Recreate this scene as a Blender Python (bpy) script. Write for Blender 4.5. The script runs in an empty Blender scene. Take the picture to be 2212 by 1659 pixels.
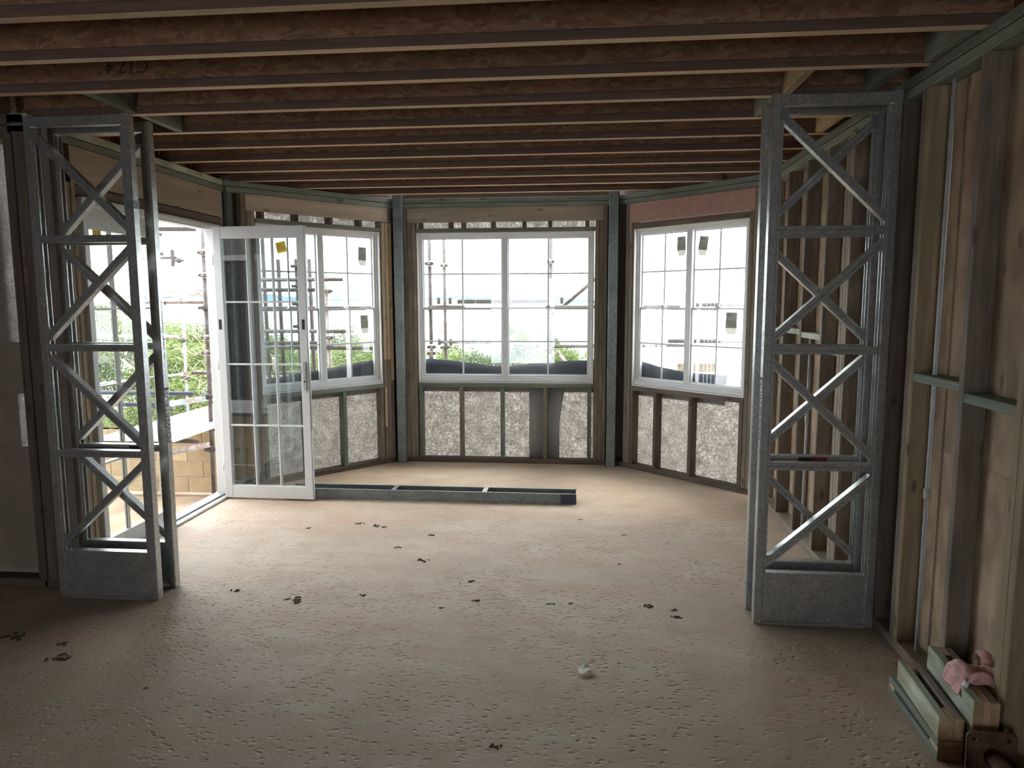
import bpy, bmesh, math, random
from mathutils import Vector, Matrix
random.seed(7)
SC = bpy.context.scene
COL = SC.collection

# ---------------------------------------------------------------- camera, sky, exposure
cam_d = bpy.data.cameras.new('camera'); cam = bpy.data.objects.new('camera', cam_d); COL.objects.link(cam)
pitch, yaw, roll = math.radians(6.722), math.radians(5.422), math.radians(-0.168)
cp, sp, cy, sy = math.cos(pitch), math.sin(pitch), math.cos(yaw), math.sin(yaw)
fwd = Vector((-sy*cp, cy*cp, -sp)); rt0 = Vector((cy, sy, 0)); up0 = rt0.cross(fwd)
rt = rt0*math.cos(roll) + up0*math.sin(roll); up = up0*math.cos(roll) - rt0*math.sin(roll)
M = Matrix((rt, up, -fwd)).transposed().to_4x4(); M.translation = Vector((0, 0, 1.55)); cam.matrix_world = M
cam_d.sensor_width = 36.0; cam_d.lens = 1525.0/2212*36.0; cam_d.clip_start = 0.02; cam_d.clip_end = 8000
SC.camera = cam

W = bpy.data.worlds.new('sky'); SC.world = W; W.use_nodes = True
wn, wl = W.node_tree.nodes, W.node_tree.links
bg = wn['Background']
tc = wn.new('ShaderNodeTexCoord'); mp = wn.new('ShaderNodeMapping'); mp.inputs['Scale'].default_value = (1, 1, 2.5)
nz = wn.new('ShaderNodeTexNoise'); nz.inputs['Scale'].default_value = 2.2; nz.inputs['Detail'].default_value = 6
rp = wn.new('ShaderNodeValToRGB'); rp.color_ramp.elements[0].position = .35; rp.color_ramp.elements[0].color = (.80, .89, 1.0, 1)
rp.color_ramp.elements[1].position = .62; rp.color_ramp.elements[1].color = (1.0, 1.0, 1.0, 1)
wl.new(tc.outputs['Generated'], mp.inputs['Vector']); wl.new(mp.outputs[0], nz.inputs['Vector'])
wl.new(nz.outputs['Fac'], rp.inputs['Fac']); wl.new(rp.outputs['Color'], bg.inputs['Color'])
bg.inputs['Strength'].default_value = 8.0

sun_d = bpy.data.lights.new('sun', 'SUN'); sun = bpy.data.objects.new('sun', sun_d); COL.objects.link(sun)
sun_d.energy = 3.0; sun_d.angle = math.radians(25); sun_d.color = (1, .95, .86)
sun.rotation_euler = Vector((-0.55, -0.45, -1.0)).to_track_quat('-Z', 'Y').to_euler()   # high, veiled, ahead right

V = SC.view_settings; SC.display_settings.display_device = 'sRGB'
V.view_transform = 'Standard'; V.look = 'None'; V.gamma = 1.0; V.use_curve_mapping = False; V.exposure = 0.30
cy_ = SC.cycles
cy_.max_bounces = 12; cy_.diffuse_bounces = 8; cy_.glossy_bounces = 6; cy_.transparent_max_bounces = 24; cy_.transmission_bounces = 8
cy_.caustics_reflective = False; cy_.caustics_refractive = False; cy_.sample_clamp_indirect = 12
cy_.use_denoising = True

# ---------------------------------------------------------------- materials
def mat(name):
    m = bpy.data.materials.new(name); m.use_nodes = True
    n, l = m.node_tree.nodes, m.node_tree.links
    return m, n, l, n['Principled BSDF']
def coords(n, l, scale=(1, 1, 1), src='Object', rnd=True):
    t = n.new('ShaderNodeTexCoord'); mpg = n.new('ShaderNodeMapping'); mpg.inputs['Scale'].default_value = scale
    if rnd:
        oi = n.new('ShaderNodeObjectInfo'); ml = n.new('ShaderNodeMath'); ml.operation = 'MULTIPLY'; ml.inputs[1].default_value = 53.0
        cb = n.new('ShaderNodeCombineXYZ'); ad = n.new('ShaderNodeVectorMath'); ad.operation = 'ADD'
        l.new(oi.outputs['Random'], ml.inputs[0]); l.new(ml.outputs[0], cb.inputs[0]); l.new(ml.outputs[0], cb.inputs[1])
        l.new(t.outputs[src], ad.inputs[0]); l.new(cb.outputs[0], ad.inputs[1]); l.new(ad.outputs[0], mpg.inputs['Vector'])
    else:
        l.new(t.outputs[src], mpg.inputs['Vector'])
    return mpg.outputs[0]
def noise(n, l, vec, scale, detail=5, rough=.55, dist=0):
    x = n.new('ShaderNodeTexNoise'); x.inputs['Scale'].default_value = scale; x.inputs['Detail'].default_value = detail
    x.inputs['Roughness'].default_value = rough; x.inputs['Distortion'].default_value = dist; l.new(vec, x.inputs['Vector']); return x.outputs['Fac']
def ramp(n, l, fac, stops):
    r = n.new('ShaderNodeValToRGB'); e = r.color_ramp.elements
    e[0].position, e[0].color = stops[0][0], (*stops[0][1], 1); e[1].position, e[1].color = stops[-1][0], (*stops[-1][1], 1)
    for p, c in stops[1:-1]:
        q = e.new(p); q.color = (*c, 1)
    l.new(fac, r.inputs['Fac']); return r.outputs['Color']
def mix(n, l, fac, a, b, mode='MIX'):
    x = n.new('ShaderNodeMix'); x.data_type = 'RGBA'; x.blend_type = mode
    if isinstance(fac, (int, float)): x.inputs[0].default_value = fac
    else: l.new(fac, x.inputs[0])
    for s, v in ((6, a), (7, b)):
        if isinstance(v, tuple): x.inputs[s].default_value = (*v, 1)
        else: l.new(v, x.inputs[s])
    return x.outputs[2]
def bump(n, l, h, bs, strength=.3, dist=.01):
    b = n.new('ShaderNodeBump'); b.inputs['Strength'].default_value = strength; b.inputs['Distance'].default_value = dist
    l.new(h, b.inputs['Height']); l.new(b.outputs[0], bs.inputs['Normal'])
def hue_rand(n, l, col, lo=.8, hi=1.15):
    oi = n.new('ShaderNodeObjectInfo'); mr = n.new('ShaderNodeMapRange'); mr.inputs['To Min'].default_value = lo; mr.inputs['To Max'].default_value = hi
    l.new(oi.outputs['Random'], mr.inputs['Value'])
    hs = n.new('ShaderNodeHueSaturation'); l.new(col, hs.inputs['Color']); l.new(mr.outputs[0], hs.inputs['Value']); return hs.outputs[0]

def wood(name, dark, light, rough=.75, knots=True, gscale=34, stain=None, stain_amt=.5):
    m, n, l, bs = mat(name)
    v = coords(n, l, (.6, 9, 9)); g = noise(n, l, v, gscale/9, 6, .6, .3)
    c = ramp(n, l, g, [(.32, dark), (.68, light)])
    v2 = coords(n, l, (1.2, 3, 3)); b = noise(n, l, v2, 2.5, 3)
    c = mix(n, l, ramp(n, l, b, [(.4, (0, 0, 0)), (.65, (.45, .45, .45))]), c, dark)
    if stain:
        v4 = coords(n, l, (1, 2, 2)); s = noise(n, l, v4, 5, 4)
        c = mix(n, l, ramp(n, l, s, [(.42, (0, 0, 0)), (.6, (stain_amt,)*3)]), c, stain)
    if knots:
        v3 = coords(n, l, (3.5, 11, 11)); vo = n.new('ShaderNodeTexVoronoi'); vo.inputs['Scale'].default_value = 1.0; l.new(v3, vo.inputs['Vector'])
        k = ramp(n, l, vo.outputs['Distance'], [(.07, (.75, .75, .75)), (.16, (0, 0, 0))])
        c = mix(n, l, k, c, tuple(x*.35 for x in dark))
    c = hue_rand(n, l, c)
    l.new(c, bs.inputs['Base Color']); bs.inputs['Roughness'].default_value = rough
    bump(n, l, g, bs, .15, .004)
    return m

def osb(name, a, b, c_, sc=16, emboss=.3):
    m, n, l, bs = mat(name)
    v = coords(n, l, (1, 1, 1))
    w = n.new('ShaderNodeTexNoise'); w.inputs['Scale'].default_value = 6; l.new(v, w.inputs['Vector'])
    mx = n.new('ShaderNodeVectorMath'); mx.operation = 'MULTIPLY_ADD'; l.new(w.outputs['Color'], mx.inputs[0]); mx.inputs[1].default_value = (.12, .12, .12); l.new(v, mx.inputs[2])
    outs = []
    for ang, s in ((.5, sc), (-.7, sc*1.3)):
        q = n.new('ShaderNodeMapping'); q.inputs['Rotation'].default_value = (0, 0, ang); q.inputs['Scale'].default_value = (.45, 1.6, 1.6); l.new(mx.outputs[0], q.inputs['Vector'])
        vo = n.new('ShaderNodeTexVoronoi'); vo.inputs['Scale'].default_value = s; l.new(q.outputs[0], vo.inputs['Vector'])
        outs.append(vo.outputs['Color'])
    sep = [n.new('ShaderNodeSeparateColor') for _ in outs]
    for s_, o in zip(sep, outs): l.new(o, s_.inputs[0])
    c1 = ramp(n, l, sep[0].outputs[0], [(0, a), (.5, b), (1, c_)]); c2 = ramp(n, l, sep[1].outputs[1], [(0, a), (.6, b), (1, c_)])
    sel = noise(n, l, v, 22, 2)
    c = mix(n, l, ramp(n, l, sel, [(.47, (0, 0, 0)), (.53, (1, 1, 1))]), c1, c2)
    l.new(hue_rand(n, l, c, .85, 1.1), bs.inputs['Base Color']); bs.inputs['Roughness'].default_value = .8
    bump(n, l, sep[0].outputs[0], bs, emboss, .003)
    return m

def galv(name, a=(.30, .33, .33), b=(.52, .56, .57), metallic=.75, rough=.42, dirt=.25):
    m, n, l, bs = mat(name)
    v = coords(n, l); vo = n.new('ShaderNodeTexVoronoi'); vo.inputs['Scale'].default_value = 110; l.new(v, vo.inputs['Vector'])
    s = n.new('ShaderNodeSeparateColor'); l.new(vo.outputs['Color'], s.inputs[0])
    big = noise(n, l, v, 9, 6, .65)
    c = ramp(n, l, s.outputs[0], [(0, a), (1, b)])
    c = mix(n, l, ramp(n, l, big, [(.4, (0, 0, 0)), (.7, (dirt*2,)*3)]), c, tuple(x*.55 for x in a))
    l.new(c, bs.inputs['Base Color']); bs.inputs['Metallic'].default_value = metallic
    rr = n.new('ShaderNodeMapRange'); rr.inputs['To Min'].default_value = rough-.08; rr.inputs['To Max'].default_value = rough+.2
    l.new(big, rr.inputs['Value']); l.new(rr.outputs[0], bs.inputs['Roughness'])
    bump(n, l, big, bs, .12, .003)
    return m

def plain(name, c, rough=.5, metallic=0, var=.12, sc=20, bmp=0.05):
    m, n, l, bs = mat(name)
    v = coords(n, l); g = noise(n, l, v, sc, 5)
    l.new(ramp(n, l, g, [(.3, tuple(x*(1-var) for x in c)), (.7, tuple(min(1, x*(1+var)) for x in c))]), bs.inputs['Base Color'])
    bs.inputs['Roughness'].default_value = rough; bs.inputs['Metallic'].default_value = metallic
    if bmp: bump(n, l, g, bs, bmp, .004)
    return m

def patchy(name, base, other, amt=.5, sc=14, rough=.7, metallic=0.0):
    m, n, l, bs = mat(name)
    v = coords(n, l); g = noise(n, l, v, sc, 8, .7); f = noise(n, l, v, sc*5, 4)
    c = mix(n, l, ramp(n, l, g, [(.5-.25*amt, (0, 0, 0)), (.58, (1, 1, 1))]), base, other)
    c = mix(n, l, ramp(n, l, f, [(.35, (.35, .35, .35)), (.6, (0, 0, 0))]), c, tuple(x*.5 for x in other))
    l.new(c, bs.inputs['Base Color']); bs.inputs['Roughness'].default_value = rough; bs.inputs['Metallic'].default_value = metallic
    bump(n, l, f, bs, .3, .003); return m

MT = {}
MT['stud'] = wood('weathered_pine', (.145, .115, .088), (.32, .26, .195), stain=(.13, .12, .09), stain_amt=.5)
MT['studdark'] = wood('dark_weathered_pine', (.07, .05, .04), (.16, .12, .09))
MT['green'] = wood('treated_green_pine', (.10, .135, .115), (.25, .29, .235), stain=(.20, .17, .12), stain_amt=.4)
MT['greenpale'] = wood('pale_green_pine', (.34, .38, .29), (.58, .62, .49), stain=(.25, .23, .15), stain_amt=.75)
MT['pale'] = wood('pale_pine', (.42, .30, .17), (.66, .52, .34))
MT['cut'] = wood('pine_end_grain', (.34, .22, .12), (.52, .37, .22), knots=False)
MT['jamb'] = wood('laminated_jamb_timber', (.20, .145, .085), (.40, .31, .19), stain=(.2, .17, .09))
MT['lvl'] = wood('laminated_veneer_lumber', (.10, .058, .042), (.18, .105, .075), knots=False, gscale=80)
MT['lvlunder'] = wood('pale_veneer_underside', (.50, .37, .25), (.72, .56, .40), knots=False, gscale=60)
MT['ply'] = wood('plywood', (.36, .26, .165), (.56, .43, .30), knots=True, gscale=10, stain=(.25, .18, .12), stain_amt=.7)
MT['lintel'] = wood('lintel_plywood', (.34, .27, .20), (.49, .405, .315), gscale=14)
MT['redply'] = plain('reddish_form_plywood', (.36, .21, .17), .7, var=.15)
MT['osb'] = osb('osb_web', (.20, .105, .062), (.29, .16, .095), (.38, .235, .14), sc=26, emboss=.2)
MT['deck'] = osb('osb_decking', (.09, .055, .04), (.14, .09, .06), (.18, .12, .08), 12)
MT['galv'] = galv('galvanised_steel', (.42, .43, .42), (.62, .64, .63), .85, .29, .2)
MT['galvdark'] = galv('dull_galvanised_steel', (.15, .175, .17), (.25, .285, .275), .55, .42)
MT['white'] = plain('white_aluminium', (.62, .63, .63), .35, var=.03, bmp=.0)
MT['whitepaint'] = plain('white_timber_reveal', (.72, .70, .66), .55, var=.06)
MT['black'] = plain('black_plastic', (.015, .016, .018), .4)
MT['alu'] = plain('satin_aluminium', (.6, .61, .6), .3, .8, var=.05)
MT['dpm'] = plain('dark_blue_membrane', (.022, .032, .055), .45, var=.35, sc=6, bmp=.3)
MT['yellow'] = plain('yellow_sticker', (.72, .55, .04), .6)
MT['print'] = plain('dark_print', (.04, .035, .03), .7, bmp=0)
MT['green_tint'] = plain('green_tape', (.32, .55, .42), .6)
MT['red'] = plain('red_label', (.42, .07, .05), .6)
MT['pink'] = patchy('dirty_pink_cloth', (.78, .44, .42), (.50, .30, .27), .25, 30, .9)
MT['clip'] = plain('white_clip', (.8, .78, .74), .5)
MT['rust'] = patchy('rusty_steel', (.16, .085, .055), (.09, .045, .03), .5, 22, .65, .35)
MT['scaf'] = patchy('worn_scaffold_tube', (.115, .115, .12), (.075, .055, .045), .45, 12, .6, .3)
MT['scafdark'] = patchy('dark_scaffold_steel', (.06, .055, .055), (.05, .035, .028), .5, 16, .7, .3)
MT['scafblue'] = patchy('blue_painted_scaffold', (.30, .40, .46), (.25, .19, .15), .2, 12, .6, .1)
MT['scafwhite'] = patchy('pale_rusty_scaffold', (.33, .32, .31), (.22, .15, .11), .3, 12, .6, .1)
MT['navy'] = plain('navy_steel', (.03, .036, .06), .5)
MT['planksteel'] = plain('bare_aluminium_decking', (.55, .56, .55), .4, .3)
MT['plankedge'] = plain('pale_green_deck_edge', (.55, .62, .50), .5)
MT['mortar'] = plain('pale_mortar', (.24, .19, .14), .9, sc=50, bmp=.3)
MT['render'] = plain('cement_render', (.24, .245, .235), .9, var=.2, sc=5, bmp=.2)
MT['bluegrey'] = plain('conduit_grey', (.42, .43, .44), .5)
MT['mud'] = plain('dark_dried_mud', (.07, .05, .035), .95, var=.4, sc=60, bmp=.5)
MT['paper'] = plain('cream_paper', (.82, .79, .66), .8, sc=40, var=.1, bmp=.2)
MT['chips'] = plain('pale_wood_chips', (.55, .43, .28), .9, var=.3)
MT['dirt'] = plain('bare_sandy_ground', (.30, .225, .16), .95, var=.3, sc=2.2, bmp=.6)
MT['wall_rear'] = plain('dim_rear_lining', (.22, .18, .14), .9, var=.2, sc=4)
MT['trunk'] = plain('grey_branch_bark', (.30, .26, .21), .9, var=.3)
MT['hill'] = plain('haze_blue_hill', (.095, .135, .17), 1, var=.3, sc=.02, bmp=0)  # blue of the distance haze is painted into this base colour
MT['town'] = plain('distant_town', (.22, .19, .17), 1, var=.3, sc=.05, bmp=0)
MT['flat'] = patchy('wet_tidal_flat', (.34, .31, .28), (.14, .11, .08), .3, .12, .45)

def block_mat():
    m, n, l, bs = mat('sandy_concrete_block')
    v = coords(n, l); a = noise(n, l, v, 140, 4, .8); b = noise(n, l, v, 6, 3)
    c = ramp(n, l, a, [(.35, (.18, .125, .07)), (.6, (.33, .25, .15))])
    c = mix(n, l, ramp(n, l, b, [(.4, (0, 0, 0)), (.7, (.5, .5, .5))]), c, (.38, .29, .175))
    l.new(hue_rand(n, l, c, .88, 1.1), bs.inputs['Base Color']); bs.inputs['Roughness'].default_value = .95
    bump(n, l, a, bs, .4, .004); return m
MT['block'] = block_mat()

def wrap_mat():
    m, n, l, bs = mat('translucent_wall_wrap')
    v = coords(n, l, (1, 1, 1)); a = noise(n, l, v, 70, 4, .75, .25); b = noise(n, l, v, 12, 3)
    f = mix(n, l, .22, a, b)
    c = ramp(n, l, f, [(.36, (.25, .23, .21)), (.50, (.42, .40, .37)), (.64, (.74, .72, .68))])
    tr = n.new('ShaderNodeBsdfTranslucent'); df = n.new('ShaderNodeBsdfDiffuse'); ms = n.new('ShaderNodeMixShader')
    ms.inputs[0].default_value = .55
    l.new(c, tr.inputs['Color']); df.inputs['Color'].default_value = (.45, .44, .42, 1)
    l.new(df.outputs[0], ms.inputs[1]); l.new(tr.outputs[0], ms.inputs[2]); l.new(ms.outputs[0], n['Material Output'].inputs['Surface'])
    n.remove(bs); return m
MT['wrap'] = wrap_mat()
MT['wrapflap'] = plain('doubled_wrap', (.34, .34, .33), .7, var=.1, sc=4)

def glass_mat(name, tint=(.93, .97, .96), dust=.03):
    m, n, l, bs = mat(name); n.remove(bs)
    t = n.new('ShaderNodeBsdfTransparent'); t.inputs['Color'].default_value = (*tint, 1)
    g = n.new('ShaderNodeBsdfGlossy'); g.inputs['Roughness'].default_value = .0; g.inputs['Color'].default_value = (1, 1, 1, 1)
    fr = n.new('ShaderNodeFresnel'); fr.inputs['IOR'].default_value = 1.7
    ge = n.new('ShaderNodeNewGeometry'); sb = n.new('ShaderNodeMath'); sb.operation = 'SUBTRACT'; sb.inputs[0].default_value = 1.0; l.new(ge.outputs['Backfacing'], sb.inputs[1])
    mu = n.new('ShaderNodeMath'); mu.operation = 'MULTIPLY'; l.new(fr.outputs[0], mu.inputs[0]); l.new(sb.outputs[0], mu.inputs[1])
    ms = n.new('ShaderNodeMixShader'); l.new(mu.outputs[0], ms.inputs[0]); l.new(t.outputs[0], ms.inputs[1]); l.new(g.outputs[0], ms.inputs[2])
    v = coords(n, l); a = noise(n, l, v, 90, 5, .8); fac = ramp(n, l, a, [(.5, (0, 0, 0)), (.75, (dust*6,)*3)])
    d = n.new('ShaderNodeBsdfDiffuse'); d.inputs['Color'].default_value = (.6, .6, .6, 1)
    m2 = n.new('ShaderNodeMixShader'); l.new(fac, m2.inputs[0]); l.new(ms.outputs[0], m2.inputs[1]); l.new(d.outputs[0], m2.inputs[2])
    l.new(m2.outputs[0], n['Material Output'].inputs['Surface']); return m
MT['glass'] = glass_mat('window_glass', (.96, .98, .97), .012)
MT['glassdoor'] = glass_mat('dusty_door_glass', (.80, .85, .86), .03)

def paperlabel_mat():
    m, n, l, bs = mat('pale_glazing_label'); n.remove(bs)
    tr = n.new('ShaderNodeBsdfTranslucent'); tr.inputs['Color'].default_value = (.24, .245, .215, 1)
    df = n.new('ShaderNodeBsdfDiffuse'); df.inputs['Color'].default_value = (.65, .66, .6, 1); ms = n.new('ShaderNodeMixShader'); ms.inputs[0].default_value = .5
    l.new(df.outputs[0], ms.inputs[1]); l.new(tr.outputs[0], ms.inputs[2]); l.new(ms.outputs[0], n['Material Output'].inputs['Surface']); return m
MT['label'] = paperlabel_mat()

def leaf_mat(name, a, b):
    m, n, l, bs = mat(name)
    v = coords(n, l, src='Object'); g = noise(n, l, v, 3.0, 3)
    c = ramp(n, l, g, [(.3, a), (.7, b)])
    l.new(c, bs.inputs['Base Color']); bs.inputs['Roughness'].default_value = .6
    tr = n.new('ShaderNodeBsdfTranslucent'); l.new(c, tr.inputs['Color']); ms = n.new('ShaderNodeMixShader'); ms.inputs[0].default_value = .4
    l.new(bs.outputs[0], ms.inputs[1]); l.new(tr.outputs[0], ms.inputs[2]); l.new(ms.outputs[0], n['Material Output'].inputs['Surface'])
    return m
MT['leafA'] = leaf_mat('yellow_green_leaves', (.075, .115, .025), (.16, .20, .055))
MT['leafB'] = leaf_mat('grey_green_leaves', (.06, .085, .04), (.125, .15, .08))

def floor_mat():
    m, n, l, bs = mat('dusty_concrete_slab')
    v = coords(n, l, rnd=False)
    big = noise(n, l, v, .9, 6, .6, .4); med = noise(n, l, v, 5, 6, .6); fine = noise(n, l, v, 60, 5, .7)
    c = ramp(n, l, big, [(.3, (.38, .288, .205)), (.5, (.475, .375, .28)), (.7, (.56, .46, .355))])
    c = mix(n, l, ramp(n, l, med, [(.45, (0, 0, 0)), (.70, (.65, .65, .65))]), c, (.37, .265, .18))
    vs = coords(n, l, (.8, 3.5, 1), rnd=False); st = noise(n, l, vs, 1.2, 5, .6, 1.0)       # broad trowel smears of red clay
    c = mix(n, l, ramp(n, l, st, [(.46, (0, 0, 0)), (.66, (.7, .7, .7))]), c, (.45, .30, .20))
    c = mix(n, l, ramp(n, l, fine, [(.3, (.35, .35, .35)), (.55, (0, 0, 0))]), c, (.30, .245, .19))
    # sparse pale blue chalk smear
    vb = coords(n, l, (1.0, 2.2, 1), rnd=False); ch = noise(n, l, vb, 2.1, 5, .6)
    c = mix(n, l, ramp(n, l, ch, [(.69, (0, 0, 0)), (.75, (.4, .4, .4))]), c, (.40, .46, .47))
    l.new(c, bs.inputs['Base Color']); bs.inputs['Roughness'].default_value = .68
    # crusty footprint dimples in patches
    vo = n.new('ShaderNodeTexVoronoi'); vo.inputs['Scale'].default_value = 36; vo.inputs['Randomness'].default_value = 1.0
    wv = n.new('ShaderNodeTexNoise'); wv.inputs['Scale'].default_value = 30; l.new(v, wv.inputs['Vector'])
    ma = n.new('ShaderNodeVectorMath'); ma.operation = 'MULTIPLY_ADD'; l.new(wv.outputs['Color'], ma.inputs[0]); ma.inputs[1].default_value = (.022, .022, 0); l.new(v, ma.inputs[2])
    mpv = n.new('ShaderNodeMapping'); mpv.inputs['Scale'].default_value = (.75, 1.25, 1); mpv.inputs['Rotation'].default_value = (0, 0, .25); l.new(ma.outputs[0], mpv.inputs['Vector']); l.new(mpv.outputs[0], vo.inputs['Vector'])
    pit = n.new('ShaderNodeMapRange'); pit.interpolation_type = 'SMOOTHSTEP'; pit.inputs['From Min'].default_value = .08; pit.inputs['From Max'].default_value = .42; pit.inputs['To Min'].default_value = -1.0; pit.inputs['To Max'].default_value = 0; l.new(vo.outputs['Distance'], pit.inputs['Value'])
    sc_ = n.new('ShaderNodeSeparateColor'); l.new(vo.outputs['Color'], sc_.inputs[0])
    gt = n.new('ShaderNodeMath'); gt.operation = 'GREATER_THAN'; gt.inputs[1].default_value = .28; l.new(sc_.outputs[0], gt.inputs[0])
    pm = n.new('ShaderNodeMapRange'); pm.inputs['From Min'].default_value = .38; pm.inputs['From Max'].default_value = .52; l.new(noise(n, l, v, 1.1, 4), pm.inputs['Value'])
    m0 = n.new('ShaderNodeMath'); m0.operation = 'MULTIPLY'; l.new(gt.outputs[0], m0.inputs[0]); l.new(pm.outputs[0], m0.inputs[1])
    mm = n.new('ShaderNodeMath'); mm.operation = 'MULTIPLY'; l.new(pit.outputs[0], mm.inputs[0]); l.new(m0.outputs[0], mm.inputs[1])
    m2 = n.new('ShaderNodeMath'); m2.operation = 'MULTIPLY_ADD'; l.new(fine, m2.inputs[0]); m2.inputs[1].default_value = .5; l.new(mm.outputs[0], m2.inputs[2])
    m3 = n.new('ShaderNodeMath'); m3.operation = 'MULTIPLY_ADD'; l.new(med, m3.inputs[0]); m3.inputs[1].default_value = 1.2; l.new(m2.outputs[0], m3.inputs[2])
    bump(n, l, m3.outputs[0], bs, .9, .0055); return m
MT['floor'] = floor_mat()

def sea_mat():
    m, n, l, bs = mat('pale_bay_water')
    bs.inputs['Base Color'].default_value = (.30, .36, .38, 1); bs.inputs['Roughness'].default_value = .18
    v = coords(n, l, (1, 1, 1), rnd=False); bump(n, l, noise(n, l, v, .25, 4), bs, .15, 1.0); return m
MT['sea'] = sea_mat()

for k_ in ('hill', 'town', 'flat', 'dirt'): MT[k_].node_tree.nodes['Principled BSDF'].inputs['Specular IOR Level'].default_value = 0

# ---------------------------------------------------------------- builders
def link(name, me, m, parent=None, loc=None, kind=None):
    o = bpy.data.objects.new(name, me); COL.objects.link(o)
    if m and not me.materials: me.materials.append(m)
    if parent is not None: o.parent = parent
    if loc is not None: o.location = loc
    if kind: o['kind'] = kind
    return o
def tag(o, label=None, cat=None, group=None, kind=None):
    if label: o['label'] = label
    if cat: o['category'] = cat
    if group: o['group'] = group
    if kind: o['kind'] = kind
    return o
def empty(name, loc=(0, 0, 0), rz=0, kind=None):
    o = bpy.data.objects.new(name, None); COL.objects.link(o); o.location = loc; o.rotation_euler = (0, 0, rz); o.empty_display_size = .1
    if kind: o['kind'] = kind
    return o
def thing(name, label, cat, loc=(0, 0, 0), rz=0, group=None): return tag(empty(name, loc, rz), label, cat, group)

def mesh(name, verts, faces):
    me = bpy.data.meshes.new(name); me.from_pydata([tuple(v) for v in verts], [], faces); me.update()
    b = bmesh.new(); b.from_mesh(me); bmesh.ops.recalc_face_normals(b, faces=b.faces); b.to_mesh(me); b.free(); return me
def basis(d, upv=(0, 0, 1)):
    x = Vector(d).normalized(); z = Vector(upv)
    if abs(x.dot(z.normalized())) > .99: z = Vector((0, 1, 0))
    y = z.cross(x).normalized(); z = x.cross(y).normalized()
    return x, y, z
def extr(name, prof, p0, p1, m, parent=None, upv=(0, 0, 1), closed=True, smooth=False):
    """extrude a 2-D profile (side, up) from p0 to p1; local X runs along the piece"""
    p0, p1 = Vector(p0), Vector(p1); L = (p1-p0).length; x, y, z = basis(p1-p0, upv); n = len(prof)
    vs = [(-L/2, a, b) for a, b in prof] + [(L/2, a, b) for a, b in prof]
    fs = [(i, (i+1) % n, n+(i+1) % n, n+i) for i in range(n)]
    if closed: fs += [tuple(range(n)), tuple(range(2*n-1, n-1, -1))]
    me = mesh(name, vs, fs)
    if smooth:
        for p in me.polygons[:n]: p.use_smooth = True
    o = link(name, me, m, parent); Rm = Matrix((x, y, z)).transposed().to_4x4(); Rm.translation = (p0+p1)/2; o.matrix_local = Rm
    return o
def rect(w, t, c=None):
    c = min(w, t)*.08 if c is None else c; a, b = w/2, t/2
    if c <= 0: return [(-a, -b), (a, -b), (a, b), (-a, b)]
    return [(-a+c, -b), (a-c, -b), (a, -b+c), (a, b-c), (a-c, b), (-a+c, b), (-a, b-c), (-a, -b+c)]
def beam(name, p0, p1, w, t, m, parent=None, upv=(0, 0, 1), c=None): return extr(name, rect(w, t, c), p0, p1, m, parent, upv)
def box(name, a, b, m, parent=None, along=None, c=None):
    """axis-aligned bar between two corners, grain along its longest side"""
    a, b = Vector(a), Vector(b); lo = Vector(map(min, a, b)); hi = Vector(map(max, a, b)); s = hi-lo; mid = (lo+hi)/2
    ax = along if along is not None else max(range(3), key=lambda i: s[i])
    d = Vector((0, 0, 0)); d[ax] = s[ax]/2
    if ax == 2: w, t = s[0], s[1]; uv = (0, 1, 0)
    elif ax == 0: w, t = s[1], s[2]; uv = (0, 0, 1)
    else: w, t = s[0], s[2]; uv = (0, 0, 1)
    return beam(name, mid-d, mid+d, w, t, m, parent, uv, c)
def circ(r, n=12): return [(r*math.cos(2*math.pi*i/n), r*math.sin(2*math.pi*i/n)) for i in range(n)]
def tube(name, p0, p1, r, m, parent=None, n=12): return extr(name, circ(r, n), p0, p1, m, parent, smooth=True)
def ring_frame(name, w, h, fw, d, m, parent=None, prof=None):
    """rectangular frame in the local XZ plane (depth along Y) with mitred members; prof = list of (inset, y)"""
    prof = prof or [(0, 0), (fw, 0), (fw, d), (0, d)]
    vs, fs = [], []; k = len(prof)
    for cx, cz in ((0, 0), (1, 0), (1, 1), (0, 1)):
        for ins, y in prof:
            vs.append((ins if cx == 0 else w-ins, y, ins if cz == 0 else h-ins))
    for c in range(4):
        for i in range(k):
            j = (i+1) % k; c2 = (c+1) % 4
            fs.append((c*k+i, c*k+j, c2*k+j, c2*k+i))
    return link(name, mesh(name, vs, fs), m, parent)

def nest(child, newp):
    child.parent = newp; child.matrix_local = newp.matrix_local.inverted() @ child.matrix_local; return child

def text(name, body, size, m, parent, X, Y, loc, shear=0, ext=.0001, sx=1):
    cu = bpy.data.curves.new(name, 'FONT'); cu.body = body; cu.size = size; cu.extrude = ext; cu.shear = shear; cu.align_x = 'CENTER'; cu.align_y = 'CENTER'
    tmp = bpy.data.objects.new(name, cu); COL.objects.link(tmp); bpy.context.view_layer.update()
    me = bpy.data.meshes.new_from_object(tmp); bpy.data.objects.remove(tmp)
    o = link(name, me, m, parent); X, Y = Vector(X), Vector(Y)
    R_ = Matrix((X*sx, Y, X.cross(Y))).transposed().to_4x4(); R_.translation = Vector(loc); o.matrix_local = R_; return o

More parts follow.
